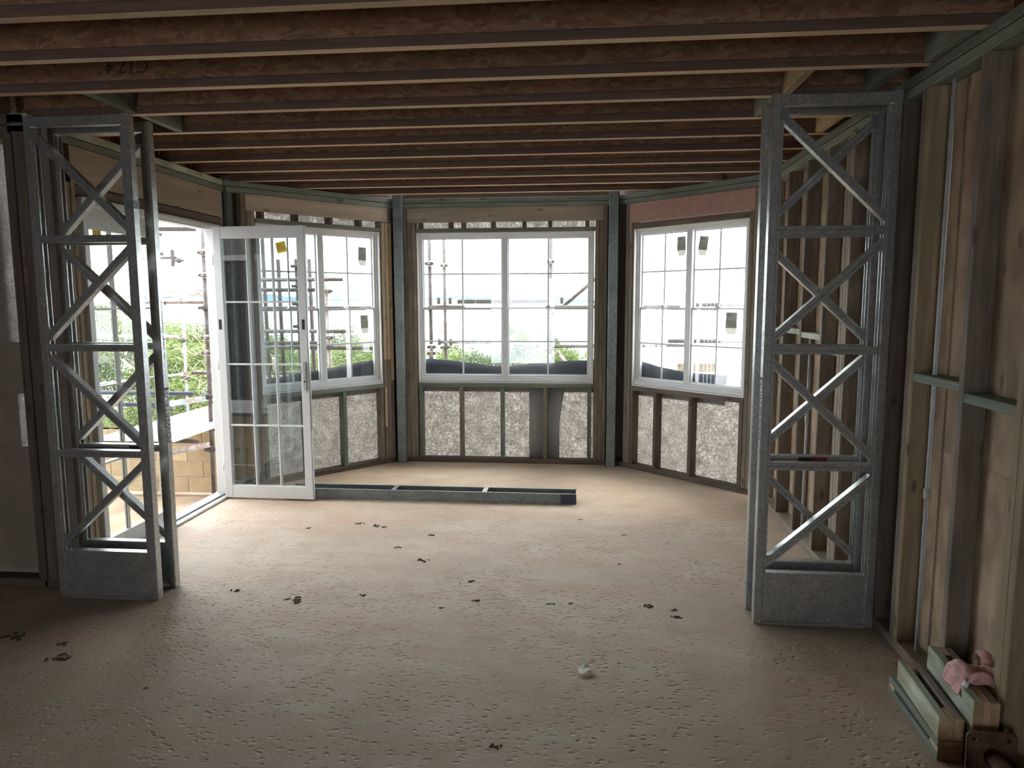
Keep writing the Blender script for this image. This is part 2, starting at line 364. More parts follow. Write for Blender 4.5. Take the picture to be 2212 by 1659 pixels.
# ---------------------------------------------------------------- floor and ceiling
PH = 2.50      # plate height = underside of joists
floor_o = link('floor', mesh('floor', [(-5.6, -4.2, 0), (1.56, -4.2, 0), (1.56, 5.62, 0), (.36, 6.74, 0), (-1.72, 6.74, 0), (-2.86, 5.5, 0), (-2.86, 3.5, 0), (-5.6, 3.5, 0),
                                (-5.6, -4.2, -.12), (1.56, -4.2, -.12), (1.56, 5.62, -.12), (.36, 6.74, -.12), (-1.72, 6.74, -.12), (-2.86, 5.5, -.12), (-2.86, 3.5, -.12), (-5.6, 3.5, -.12)],
               [tuple(range(8)), tuple(range(15, 7, -1))]+[(i, (i+1) % 8, 8+(i+1) % 8, 8+i) for i in range(8)]), MT['floor'], kind='structure')

ceil = empty('ceiling', kind='structure')
def xlim(y):   # wall line positions at depth y, so joists stop on the plates
    xl = -2.87 if y < 5.5 else -2.87+(y-5.5)*(1.07/1.2)
    xr = 1.50 if y < 5.6 else 1.50-(y-5.6)*(1.09/1.05)
    return xl, xr
joist_y = [2.375+.3995*k-.022 for k in range(-16, 11)]
for k, y in enumerate(joist_y):
    xl, xr = xlim(y)
    if y < 3.45: xl = -5.5
    j = box('joist', (xl, y-.006, PH+.036), (xr, y+.006, PH+.215), MT['osb'], ceil, along=0, c=0)
    # flanges: solid LVL; a thin slab under the lower one is coloured paler than its sides
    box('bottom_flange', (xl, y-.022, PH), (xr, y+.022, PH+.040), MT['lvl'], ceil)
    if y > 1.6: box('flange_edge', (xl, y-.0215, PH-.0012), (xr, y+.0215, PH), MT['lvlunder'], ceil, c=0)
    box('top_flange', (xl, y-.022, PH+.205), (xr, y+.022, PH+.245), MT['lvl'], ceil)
dx = -5.6
ys = [-4.2+.9*i for i in range(13)]
for i in range(12):
    y0, y1 = ys[i]+.002, min(ys[i+1]-.002, 6.75)
    if y0 > 6.7: break
    xs = [-5.6, -3.2, -.8, 1.56] if i % 2 == 0 else [-5.6, -4.4, -2.0, .4, 1.56]
    for a, b in zip(xs[:-1], xs[1:]):
        if y0 > 3.5 and b < -3.0: continue
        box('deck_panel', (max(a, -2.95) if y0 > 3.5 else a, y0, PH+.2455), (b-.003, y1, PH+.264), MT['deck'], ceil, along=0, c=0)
# solid blocking between joists
for n_, (x, ya, yb) in enumerate([(-2.27, 3.15, 3.55), (-2.255, 3.55, 3.95), (.955, 3.15, 3.55), (.92, 3.55, 3.95), (-2.45, 2.35, 2.75), (1.32, 3.15, 3.55), (1.36, 3.95, 4.35), (1.40, 2.75, 3.15)]):
    box('blocking', (x-.022, ya+.024, PH+.002), (x+.022, yb-.022, PH+.20), MT['pale'] if n_ in (2, 6) else MT['green'], ceil, along=1)
# rim boards
box('rim_board', (1.505, -4.1, PH), (1.54, 5.56, PH+.245), MT['osb'], ceil, along=1, c=0)
box('rim_board', (-2.91, 3.5, PH+.0), (-2.88, 5.5, PH+.245), MT['osb'], ceil, along=1, c=0)
beam('rim_board', (-2.9, 5.46, PH+.12), (-1.72, 6.76, PH+.12), .03, .245, MT['lvl'], ceil)
beam('rim_board', (-1.72, 6.665, PH+.12), (.36, 6.665, PH+.12), .03, .245, MT['lvl'], ceil)
beam('rim_board', (.34, 6.76, PH+.12), (1.54, 5.60, PH+.12), .03, .245, MT['lvl'], ceil)
text('handwritten_mark', 'C17.4', .085, MT['print'], ceil, (-1, 0, 0), (0, 0, -1), (-2.03, 3.1445, PH+.105), shear=.15)

# ---------------------------------------------------------------- bay walls with their windows
ST = .036      # stud thickness
D = .088       # stud depth
def bay_wall(name, p0, p1, win, m_low, m_lint, extra=None, lintel_full=False, sill_m='green', cripples=(), flap=None, jl=3, jr=3, lower=None):
    """wall from p0 to p1 (inner face), local X along, local Y outward, Z up"""
    p0, p1 = Vector(p0), Vector(p1); L = (p1-p0).length; ang = math.atan2(p1.y-p0.y, p1.x-p0.x)
    w = empty(name, (p0.x, p0.y, 0), ang, 'structure'); u0, u1 = win
    box('bottom_plate', (0, 0, 0), (L, D, .045), MT['studdark'], w)
    box('top_plate', (-.02, 0, 2.41), (L+.02, D, 2.453), MT['green'], w)
    box('top_plate', (-.04, 0, 2.457), (L+.04, D, PH-.002), MT['green'], w)
    # jamb studs
    for s, e, cnt in ((u0, -1, jl), (u1, 1, jr)):
        for i in range(cnt):
            a = s+e*(.004+i*(ST+.001)); b = a+e*ST
            top = 2.275 if i < 2 and not lintel_full else 2.408
            box('stud', (a, 0, .046), (b, D, top), MT['stud'], w)
    # lintel board, head plate, cripples
    if lintel_full:
        box('lintel_board', (u0-.03, -.004, 2.24), (u1+.05, .012, 2.408), MT['redply'], w, along=0)
        box('head_plate', (u0, .0, 2.19), (u1, D, 2.236), MT['studdark'], w)
    else:
        box('lintel_board', (u0-.075, -.003, 2.278), (u1+.075, .03, 2.408), MT['lintel'], w, along=0)
        box('head_plate', (u0, 0, 2.188), (u1, D, 2.222), MT['green'], w)
        for c in cripples: box('cripple', (c, .004, 2.223), (c+ST, D, 2.40), MT['studdark'], w)
    # sill plate and the short studs below it
    box('sill_plate', (u0, 0, .732), (u1, D, .768), MT[sill_m], w)
    for k, c in enumerate(lower):
        box('short_stud', (c, .001, .046), (c+(ST if k else ST), D-.004, .731), MT[m_low if k % 2 == 0 or m_low == 'studdark' else 'stud'], w)
    # wall wrap behind the studs
    edges = [u0-.0] + [c+ST/2 for c in lower[1:-1]] + [u1]
    for a, b in zip(edges[:-1], edges[1:]):
        box('wall_wrap', (a, D+.002, .02), (b, D+.004, .76), MT['wrap'], w, along=0, c=0)
    box('wall_wrap', (u0, D+.002, 2.19), (u1, D+.004, 2.42), MT['wrap'], w, along=0, c=0)
    # solid cladding outside the corner studs and above
    box('outer_sheet', (-.12, D+.002, .0), (u0-.001, D+.02, 2.5), MT['studdark'], w, along=2, c=0)
    box('outer_sheet', (u1+.001, D+.002, .0), (L+.12, D+.02, 2.5), MT['studdark'], w, along=2, c=0)
    if flap:
        a, b, z1 = flap; n_ = 14; vs, fs = [], []
        for i in range(n_+1):
            t = i/n_
            for z, sh in ((.03, 1.0), (.38, .93), (.735, 1.0)):
                x = a+(b-a)*t + (.05 if z > .5 else 0)*t
                vs.append((x, D-.006-.012*math.sin(t*9)*sh, z))
        for i in range(n_):
            for q in range(2): fs.append((i*3+q, i*3+3+q, i*3+4+q, i*3+1+q))
        f = link('wrap_flap', mesh('flap', vs, fs), MT['wrapflap'], w)
        for p in f.data.polygons: p.use_smooth = True
        so = f.modifiers.new('t', 'SOLIDIFY'); so.thickness = .0015
    return w

def window(name, wall, win, number, stick=()):
    u0, u1 = win; z0, z1 = .772, 2.184; w, h = u1-u0, z1-z0
    e = empty(name, kind='structure'); e.parent = None
    e.matrix_world = wall_m(wall) @ Matrix.Translation((u0+.004, .012, z0)); w -= .008
    # timber reveal then stepped aluminium frame
    ring_frame('reveal', w, h, .012, .1, MT['whitepaint'], e)
    F = .036
    ring_frame('frame', w-.026, h-.026, F, .07, MT['white'], e, prof=[(0, .03), (F*.45, .03), (F*.5, .038), (F, .04), (F, .088), (0, .088)]).location = (.013, 0, .013)
    # deeper ribbed bottom member
    for i, (a, b, y) in enumerate(((.02, .045, .012), (.045, .062, .022), (.062, .078, .032))):
        box('sill_rib', (.014, y, a-.006), (w-.014, .08, b-.006), MT['white'], e, along=0, c=.002)
    mid = w/2
    box('mullion', (mid-.028, .03, .07), (mid+.028, .095, h-.045), MT['white'], e, along=2, c=.003)
    meet = 1.478-z0
    for (a, b) in ((F+.012, mid-.028), (mid+.028, w-F-.012)):
        for upper in (True, False):
            s = empty('upper_sash' if upper else 'lower_sash'); s.parent = e
            yb = .066 if upper else .048
            za, zb = (meet-.006, h-F-.013) if upper else (.072, meet+.010)
            s.location = (a, yb, za); sw, sh = b-a, zb-za
            fr = .010
            ring_frame('sash_rail', sw, sh, fr, .014, MT['white'], s)
            box('muntin', (sw/2-.0078, .002, fr), (sw/2+.0078, .012, sh-fr), MT['white'], s, along=2, c=.002)
            box('muntin', (fr, .0022, sh/2-.007), (sw-fr, .0118, sh/2+.007), MT['white'], s, along=0, c=.002)
            for ix in (0, 1):
                for iz in (0, 1):
                    xa = fr if ix == 0 else sw/2+.006; xb = sw/2-.006 if ix == 0 else sw-fr
                    za_ = fr if iz == 0 else sh/2+.005; zb_ = sh/2-.005 if iz == 0 else sh-fr
                    box('pane', (xa, .005, za_), (xb, .008, zb_), MT['glass'], s, along=2, c=0)
            if upper:
                box('meeting_rail', (0, -.012, -.006), (sw, .012, .014), MT['white'], s, along=0, c=.002)
                la = link('sash_lock', mesh('lock', [(-.028, -.012, 0), (.028, -.012, 0), (.028, .012, 0), (-.028, .012, 0), (-.005, -.010, .026), (.008, -.010, .024), (.008, .008, .024), (-.005, .008, .026)],
                          [(0, 1, 2, 3), (4, 5, 6, 7), (0, 1, 5, 4), (1, 2, 6, 5), (2, 3, 7, 6), (3, 0, 4, 7)]), MT['white'], s, (sw/2, -.004, .014))
    # screw heads down the jamb
    for zz in (.1, .6, 1.15):
        for xx in (.006, w-.006):
            pass
    for (x, z, wd, hh, style, tilt) in stick:
        st = empty('glazing_label'); st.parent = e; st.location = (x, .042, z); st.rotation_euler = (0, tilt, 0)
        box('paper', (-wd/2, 0, -hh*.2), (wd/2, .0006, hh*.5), MT['label'], st, along=2, c=0)
        pl_ = link('paper_flap', mesh('pf', [(-wd*.54, -.001, -hh*.22), (wd*.5, -.001, -hh*.22), (wd*.5, -.006, hh*.18), (-wd*.5, -.003, hh*.2), (-wd*.3, -.004, -hh*.5), (wd*.42, -.003, -hh*.48)],
                            [(0, 1, 2, 3), (0, 4, 5, 1)]), MT['label'], st)
        for i in range(3): box('print_line', (-wd*.38, -.001, hh*(.42-.05*i)), (wd*(.1 if i else -.0), -.0004, hh*(.435-.05*i)), MT['print'], st, along=0, c=0)
    return e
def wall_m(w): return Matrix.Translation(w.location) @ Matrix.Rotation(w.rotation_euler.z, 4, 'Z')

LW0, LW1 = (-2.755, 5.46), (-1.735, 6.622)
LL = math.dist(LW0, LW1)
wl_ = bay_wall('wall_bay_left', LW0, LW1, (.205, 1.395), 'green', None, cripples=(.25, .55, .87, 1.17), lower=(.205, .58, .955, 1.355), jl=3, jr=3)
window('window_1', wl_, (.205, 1.395), 1, stick=((1.015, 1.185, .082, .17, 0, .04), (1.02, .565, .08, .17, 0, -.03)))
wc_ = bay_wall('wall_back', (-1.65, 6.622), (.26, 6.622), (.115, 1.79), 'green', None, cripples=(.14, .43, .55, .83, 1.12, 1.36, 1.70), lower=(.122, .515, .91, 1.32, 1.735), flap=(1.18, 1.47, 0))
window('window_2', wc_, (.115, 1.79), 2)
RW0, RW1 = (.352, 6.627), (1.405, 5.628)
wr_ = bay_wall('wall_bay_right', RW0, RW1, (.165, 1.315), 'studdark', None, lintel_full=True, sill_m='studdark', lower=(.165, .43, .80, 1.28), jl=2, jr=2)
window('window_3', wr_, (.165, 1.315), 3, stick=((.485, 1.235, .085, .165, 0, -.05), (.70, 1.225, .085, .16, 0, .12), (.985, .59, .10, .18, 0, .0)))
# pale splices on a stud and light patches of bare timber beside window 1
for x in (.62, 1.398): box('pale_batten', (x, -.006, .36), (x+.022, 0, .735), MT['pale'], wl_, along=2)
for k in range(3): box('pale_batten', (1.402+.0375*k, -.004, 1.0 if k < 2 else .8), (1.402+.0375*k+.030, 0, 2.27), MT['pale'], wl_, along=2)

# galvanised corner posts
posts = [('wall_corner_post', (-1.69, 6.60), .084, 'between window one and the middle window'), ('wall_corner_post', (.305, 6.60), .084, 'between the middle window and the window on its far side'),
         ('wall_corner_post', (-2.795, 5.50), .07, 'beside'), ]
lab = ['galvanised square corner post between the door-side angled window and the middle window', 'galvanised square corner post between the middle window and the angled window with three labels',
       'galvanised corner post between the door opening and the angled window']
for (nm, (x, y), s, _), lb in zip(posts, lab):
    p = thing('steel_corner_post', lb, 'steel post', (x, y, 0))
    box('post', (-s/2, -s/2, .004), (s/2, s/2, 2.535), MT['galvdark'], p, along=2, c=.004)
    box('foot_plate', (-s/2-.01, -s/2-.004, 0), (s/2+.01, s/2+.01, .004), MT['galvdark'], p, c=0)

# ---------------------------------------------------------------- right wall
wr = empty('wall_right', kind='structure')
X0 = 1.41
box('bottom_plate', (X0, -4.1, 0), (X0+.09, 5.56, .045), MT['stud'], wr)
box('top_plate', (X0, -4.1, 2.41), (X0+.09, 5.56, 2.453), MT['green'], wr)
box('top_plate', (X0-.002, -4.1, 2.457), (X0+.09, 5.56, PH-.002), MT['green'], wr)
ys_ = [(5.47, 1), (5.065, 1), (4.667, 1), (4.282, 1), (3.905, 3), (3.36, 2), (3.123, 2), (2.723, 1), (2.333, 2), (1.94, 1), (1.545, 1), (1.15, 1), (.75, 1), (.35, 1), (-.05, 1), (-.8, 1), (-1.6, 1), (-2.4, 1), (-3.2, 1), (-4.0, 1)]
for y, c in ys_:
    for i in range(c):
        m_ = MT['studdark'] if y == 3.36 else (MT['jamb'] if y == 2.333 or (y == 3.123 and i == 0) else MT['stud'])
        box('stud', (X0+.001*(i % 2), y+i*(ST+.0015), .046), (X0+.086, y+i*(ST+.0015)+ST, 2.409), m_, wr, along=2)
for ya, yb, z in ((2.76, 3.12, 1.225), (2.405, 2.72, 1.19), (1.977, 2.33, 1.215), (1.58, 1.94, 1.19), (4.32, 4.665, 1.33), (4.705, 5.06, 1.345), (5.10, 5.46, 1.33), (4.02, 4.28, 1.26)):
    box('noggin', (X0+.002, ya, z-.018), (X0+.084, yb, z+.018), MT['greenpale'] if yb > 4 else MT['green'], wr, along=1)
# plywood bracing sheets, jointed at 0.93 m
for i, (a, b) in enumerate([(-4.1, -2.9), (-2.9, -1.7), (-1.7, -.5), (-.5, .7), (.7, 1.95), (1.95, 3.14), (3.14, 4.3), (4.3, 5.56)]):
    box('bracing_sheet', (X0+.088, a+.002, .0), (X0+.097, b-.002, .929), MT['ply'], wr, along=2, c=0)
    box('bracing_sheet', (X0+.089, a+.002, .9295), (X0+.097, b-.002, PH), MT['ply'], wr, along=2, c=0)

box('outer_sheet', (X0+.098, -4.1, 0), (X0+.112, 5.56, PH+.26), MT['render'], wr, along=1, c=0)  # unseen backing added to stop daylight leaking through the plywood joints

# conduits rising in the stud bays
for lb, x, y, zc, z0, ztop in (('thin grey conduit with coupler rising beside the noggins, above the timber bundles', 1.455, 3.032, .742, .046, 2.409),
                         ('thin white conduit seen through the steel truss against the wall studs', 1.437, 4.56, .80, .046, 1.31)):
    p = thing('electrical_conduit', lb, 'conduit', (x, y, z0))
    tube('pipe', (0, 0, .0), (0.0, 0, ztop-z0), .0085, MT['bluegrey'], p, 10)
    tube('coupler', (0, 0, zc-z0-.022), (0, 0, zc-z0+.022), .0125, MT['bluegrey'], p, 10)

# ---------------------------------------------------------------- left wall with the doorway
wl2 = empty('wall_left', kind='structure')
XL = -2.79
box('top_plate', (XL-.09, 3.45, 2.41), (XL, 5.46, 2.452), MT['green'], wl2)
box('top_plate', (XL-.09, 3.45, 2.456), (XL+.004, 5.46, PH-.002), MT['greenpale'], wl2)
box('lintel_board', (XL-.03, 3.74, 2.205), (XL+.002, 5.40, 2.407), MT['lintel'], wl2, along=1)
box('head_plate', (XL-.09, 3.76, 2.143), (XL, 5.40, 2.200), MT['studdark'], wl2)
for y in (3.455, 3.56): box('stud', (XL-.088, y, 0), (XL, y+ST, 2.409), MT['studdark'], wl2, along=2)
for k in range(3): box('stud', (XL-.088, 3.655+k*.0375, 0), (XL-.0+(.001*k), 3.655+k*.0375+ST, 2.409 if k == 0 else 2.204), MT['jamb'], wl2, along=2)
for k in range(2): box('stud', (XL-.088, 5.345+k*.0375, 0), (XL, 5.345+k*.0375+ST, 2.204 if k == 0 else 2.409), MT['stud'], wl2, along=2)
box('outer_sheet', (XL-.105, 3.45, 0), (XL-.09, 3.79, PH), MT['studdark'], wl2, along=2, c=0)
box('outer_sheet', (XL-.105, 5.345, 0), (XL-.09, 5.50, PH), MT['studdark'], wl2, along=2, c=0)
box('outer_sheet', (XL-.105, 3.79, 2.14), (XL-.09, 5.345, PH), MT['studdark'], wl2, along=1, c=0)

# cross wall beside the truss, facing the camera
wx = empty('wall_cross', kind='structure')
box('bottom_plate', (-5.5, 3.45, 0), (-2.81, 3.54, .045), MT['studdark'], wx)
box('top_plate', (-5.5, 3.45, 2.40), (-2.81, 3.54, 2.442), MT['studdark'], wx)
box('top_plate', (-5.5, 3.45, 2.446), (-2.81, 3.54, PH-.002), MT['studdark'], wx)
for x in (-2.852, -2.93, -3.33, -3.73, -4.13, -4.53, -4.93, -5.33): box('stud', (x, 3.451, .046), (x+.045 if x == -2.93 else x+ST, 3.538, 2.40), MT['studdark'], wx, along=2)
box('wall_wrap', (-3.29, 3.545, 1.34), (-2.935, 3.547, 2.37), MT['wrap'], wx, along=2, c=0)
box('wall_wrap', (-3.045, 3.545, .765), (-2.925, 3.547, 1.05), MT['wrap'], wx, along=2, c=0)
for (a, b, c_, d_) in ((-3.29, -2.76, .0, .763), (-3.29, -2.76, 1.052, 1.338), (-3.29, -3.047, .763, 1.052), (-2.923, -2.76, .763, 2.5), (-3.29, -2.76, 2.372, 2.5)):
    box('outer_sheet', (a, 3.549, c_), (b, 3.56, d_), MT['wall_rear'], wx, along=2, c=0)
box('outer_sheet', (-5.5, 3.541, 0), (-3.292, 3.55, PH), MT['studdark'], wx, along=0, c=0)

box('rim_board', (-5.5, 3.56, PH), (-2.9, 3.59, PH+.26), MT['studdark'], wx, along=0, c=0)
box('end_block', (-3.01, 3.44, 2.52), (-2.93, 3.555, 2.60), MT['cut'], wx, along=1, c=0)

# side and rear of the room (mostly behind the camera); unseen opening added in the rear wall for fill daylight
box('wall_side', (-5.62, -4.2, 0), (-5.5, 3.56, PH+.26), MT['wall_rear'], None, along=1, c=0)['kind'] = 'structure'
wre = empty('wall_rear', kind='structure')
for a, b, c_, d_ in ((-5.5, -2.2, 0, PH+.26), (-.6, 1.56, 0, PH+.26), (-2.2, -.6, 2.1, PH+.26)): box('wall_panel', (a, -4.3, c_), (b, -4.2, d_), MT['wall_rear'], wre, along=0, c=0)

# ---------------------------------------------------------------- door_1: frame, closed leaf and open leaf
dr = empty('door_1', (XL, 3.80, 0), math.pi/2, 'structure')   # local X runs along +Y of the room, local Y points to -X (outside)
DW, DH = 1.53, 2.138
box('frame_jamb', (0, -.012, .0), (.036, .095, DH), MT['white'], dr, along=2, c=.003)
box('frame_jamb', (DW-.036, -.012, .0), (DW, .095, DH), MT['white'], dr, along=2, c=.003)
for i, (a, b, y) in enumerate(((2.118, DH, -.016), (2.108, 2.118, -.004), (2.094, 2.108, .012))): box('frame_head', (.0, y, a), (DW, .095, b), MT['white'], dr, along=0, c=.002)
box('threshold', (0, -.03, 0), (DW, .012, .018), MT['alu'], dr, along=0, c=.004)
box('threshold_groove', (0.02, .012, 0), (DW-.02, .034, .008), MT['black'], dr, along=0, c=0)
box('threshold', (0, .034, 0), (DW, .12, .022), MT['alu'], dr, along=0, c=.004)
def leaf(parent, w=.724, h=2.085, handle=False, gm='glassdoor', top=.085, bot=.10, st=.062):
    th = .042
    for a, b in ((0, st), (w-st, w)):
        box('stile', (a, 0, 0), (b, th, h), MT['white'], parent, along=2, c=.002)
    box('top_rail', (st+.0008, .001, h-top), (w-st-.0008, th-.001, h), MT['white'], parent, along=0, c=.0015)
    box('bottom_rail', (st+.0008, .001, 0), (w-st-.0008, th-.001, bot), MT['white'], parent, along=0, c=.0015)
    gw, gh = w-2*st, h-top-bot; mw = .013
    for i in (1, 2): box('muntin', (st+gw*i/3-mw/2, .006, bot), (st+gw*i/3+mw/2, th-.006, h-top), MT['white'], parent, along=2, c=.002)
    for i in (1, 2, 3): box('muntin', (st, .0065, bot+gh*i/4-mw/2), (w-st, th-.0065, bot+gh*i/4+mw/2), MT['white'], parent, along=0, c=.002)
    for i in range(3):
        for j in range(4):
            box('pane', (st+gw*i/3+(mw/2 if i else 0), th/2-.003, bot+gh*j/4+(mw/2 if j else 0)), (st+gw*(i+1)/3-(mw/2 if i < 2 else 0), th/2+.003, bot+gh*(j+1)/4-(mw/2 if j < 3 else 0)), MT[gm], parent, along=2, c=0)
lf = empty('closed_leaf', (.04, .03, .024)); lf.parent = dr; leaf(lf, w=.722, h=2.066, gm='glass', top=.12)
box('slot_cover', (.022, -.0012, .10), (.030, .001, .20), MT['black'], lf, along=2, c=0)
box('slot_cover', (.022, -.0012, 1.78), (.030, .001, 1.90), MT['black'], lf, along=2, c=0)
box('sticker', (.11, .014, 1.86), (.185, .0165, 1.95), MT['yellow'], lf, along=2, c=0)
# the open leaf swings into the room; it is a child of the same door
ol = empty('open_leaf'); ol.parent = dr
LM = Matrix.Translation((-2.772, 5.205, .016)) @ Matrix.Rotation(math.radians(-1.2), 4, 'Z')
ol.matrix_local = (Matrix.Translation(dr.location) @ Matrix.Rotation(math.pi/2, 4, 'Z')).inverted() @ LM
leaf(ol, w=.722, h=2.098, top=.09, bot=.098)
for x, z in ((.028, 1.36), (.692, 1.36)): box('flush_bolt', (x-.011, -.002, z-.038), (x+.011, .001, z+.038), MT['black'], ol, along=2, c=.001)
box('handle_plate', (.676, -.009, .855), (.704, 0, 1.075), MT['alu'], ol, along=2, c=.003)
tube('handle_neck', (.690, -.009, 1.005), (.690, -.045, 1.005), .009, MT['alu'], ol)
beam('door_handle', (.698, -.045, 1.005), (.588, -.045, 1.000), .012, .018, MT['alu'], ol)
tube('keyhole', (.690, -.0105, .925), (.690, -.008, .925), .008, MT['black'], ol)
box('latch_strip', (.7222, .010, .55), (.724, .032, 1.45), MT['alu'], ol, along=2, c=0)
box('edge_seal', (.7222, .004, .02), (.7232, .007, 2.08), MT['black'], ol, along=2, c=0)
for z in (.25, 1.05, 1.85): tube('hinge', (-.008, .010, z-.04), (-.008, .010, z+.04), .008, MT['white'], ol)
ys0 = beam('yellow_sticker', (.497, .014, 1.931), (.574, .014, 1.948), .0012, .082, MT['yellow'], ol, c=0)
for i in range(4): beam('sticker_print', (.508+.014*i, .0125, 1.915), (.512+.014*i, .0125, 1.965-.006*i), .001, .002, MT['print'], ol, upv=(1, 0, 0), c=0)

# ---------------------------------------------------------------- steel portal trusses (four lattice frames)
def rib(w, t, m=.004, lip=.0):
    a, b = w/2, t/2     # face at side=-; shallow centre groove on the face that looks at -Y
    return [(-a, b*.75), (-a, b), (a, b), (a, -b), (-a, -b), (-a, -b*.75), (-a, -b*.18), (-a+m, -b*.08), (-a+m, b*.08), (-a, b*.18)]
def ybar(name, p0, p1, wid, dep, m, parent):
    """bar lying in an XZ plane whose grooved face looks toward -Y"""
    p0, p1 = Vector(p0), Vector(p1)
    d = (p1-p0).normalized(); side = Vector((0, 1, 0)); upv = d.cross(side)
    if upv.z < 0 and abs(d.z) < .99: d = -d; p0, p1 = p1, p0; upv = d.cross(side)
    pr = rib(dep, wid, .004)
    return extr(name, pr, p0, p1, m, parent, upv=upv)
ZS = [2.42, 1.862, 1.32, .775, .235]
def truss(label, x0, x1, yf, start, group, lettering=None, left=True):
    t = thing('steel_truss_frame', label, 'steel truss', ((x0+x1)/2, yf, 0), 0, group)
    w = (x1-x0)/2; cw, cd = .038, .048
    for s in (-1, 1):
        xa = s*w; ch = box('chord', (xa, 0, .003), (xa-s*cw, cd, 2.455), MT['galv'], t, along=2, c=.003)
        box('chord_lip', (xa-s*(cw+.0005), .006, .25), (xa-s*(cw+.012), .009, 2.40), MT['galv'], t, along=2, c=0)
        box('chord_lip', (xa-s*(cw+.0005), cd-.009, .25), (xa-s*(cw+.012), cd-.006, 2.40), MT['galv'], t, along=2, c=0)
    inn = w-cw
    box('top_channel', (-inn, .002, 2.405), (inn, cd-.002, 2.453), MT['galv'], t, along=0, c=.003)
    for z in ZS[1:4]: ybar('cross_bar', (-inn-.006, cd/2, z), (inn+.006, cd/2, z), .036, cd-.006, MT['galv'], t)
    # bottom plate: sheet with folded top and foot flanges
    box('base_sheet', (-inn, .012, .012), (inn, .015, .250), MT['galv'], t, along=0, c=0)
    box('base_flange', (-inn, .002, .247), (inn, cd-.002, .257), MT['galv'], t, along=0, c=.001)
    box('foot_channel', (-inn, -.004, .0), (inn, cd-.002, .014), MT['galv'], t, along=0, c=.001)
    zz = [2.40]+[z for z in ZS[1:4]]+[.262]
    s = start
    for a, b in zip(zz[:-1], zz[1:]):
        a_, b_ = a-(.018 if a < 2.4 else 0), b+(.018 if b > .27 else 0)
        e = inn+.004; dz = .028
        ybar('brace', (s*e, cd/2, a_-dz), (-s*e, cd/2, b_+dz), .036, cd-.008, MT['galv'], t); s = -s
    # gusset tab where the top brace meets the chord
    box('gusset', (start*(inn+.002), -.002, 2.345), (start*(inn-.030), .010, 2.395), MT['galvdark'], t, along=2, c=.001)
    if lettering:
        side, z1, z2 = lettering; nx = w*side+.0006*side
        text('stamped_lettering', 'POWERTRUSS', .046, MT['print'], t, (0, 0, 1), (0, -side, 0), (nx, cd*.48, z1), sx=1.02)
        text('handwriting', 'Nu Design Constructions', .022, MT['print'], t, (0, 0, 1), (0, -side, 0), (nx, cd*.5, z2), shear=.2, sx=1.32)
        box('ink_band', (nx-.0003*side, .006, z1+.138), (nx, cd-.006, z1+.148), MT['print'], t, c=0)
    return t
truss('galvanised lattice frame nearest the camera beside the door opening', -2.722, -2.175, 3.34, -1, 'steel lattice frames', None)
truss('galvanised lattice frame behind another, stamped lettering facing the room, beside the door', -2.722, -2.175, 3.50, 1, 'steel lattice frames', (1, .95, 1.40))
truss('galvanised lattice frame nearest the camera against the stud wall, lettering on its inner chord', .848, 1.398, 3.34, -1, 'steel lattice frames', (-1, 1.045, 1.44))
truss('galvanised lattice frame farther from the camera against the stud wall, carrying a small red label', .848, 1.398, 3.50, 1, 'steel lattice frames', None)
rl = [o for o in COL.objects if o.get('label') == 'galvanised lattice frame farther from the camera against the stud wall, carrying a small red label'][0]
box('red_label', (.02, -.001, .765), (.085, .004, .786), MT['red'], rl, along=0, c=0)
box('dark_label', (-.05, -.001, .765), (.02, .004, .786), MT['black'], rl, along=0, c=0)
rl = [o for o in COL.objects if str(o.get('label')).startswith('galvanised lattice frame behind another, stamped')][0]
box('dark_label', (.06, -.001, .765), (.16, .004, .786), MT['black'], rl, along=0, c=0)
# strip of tape round the near chord
rl = [o for o in COL.objects if str(o.get('label')).startswith('galvanised lattice frame nearest the camera beside')][0]
box('clear_tape', (.234, -.001, 2.005), (.2745, .049, 2.045), MT['galvdark'], rl, along=2, c=0)

# ---------------------------------------------------------------- steel channel lying on the floor
b = thing('steel_channel', 'galvanised U-shaped steel lintel with cross straps lying on the slab', 'steel lintel', (-1.15, 5.35, 0))
Lh = 1.14; t_ = .003
extr('channel_body', [(-.072, 0), (.072, 0), (.072, .08), (.069, .08), (.069, .004), (-.069, .004), (-.069, .08), (-.072, .08)], (-Lh, 0, .001), (Lh, 0, .001), MT['galvdark'], b)
for y in (-.0705, .0705): box('rolled_edge', (-Lh, y-.005, .079), (Lh, y+.005, .083), MT['galv'], b, along=0, c=.001)
for x in (-.29, .43): box('strap', (x-.018, -.069, .080), (x+.018, .069, .0815), MT['galv'], b, along=1, c=0)
box('end_cap', (Lh-.003, -.07, .004), (Lh, .07, .078), MT['galv'], b, c=0)
box('painted_end', (Lh-.12, -.0735, .004), (Lh, -.0722, .078), MT['navy'], b, along=0, c=0)

# ---------------------------------------------------------------- timber bundles on the floor by the right wall
def bundle(name, label, loc, rz, L, upright=True, spec=None):
    t = thing(name, label, 'timber bundle', loc, rz, 'nailed timber bundles'); return t
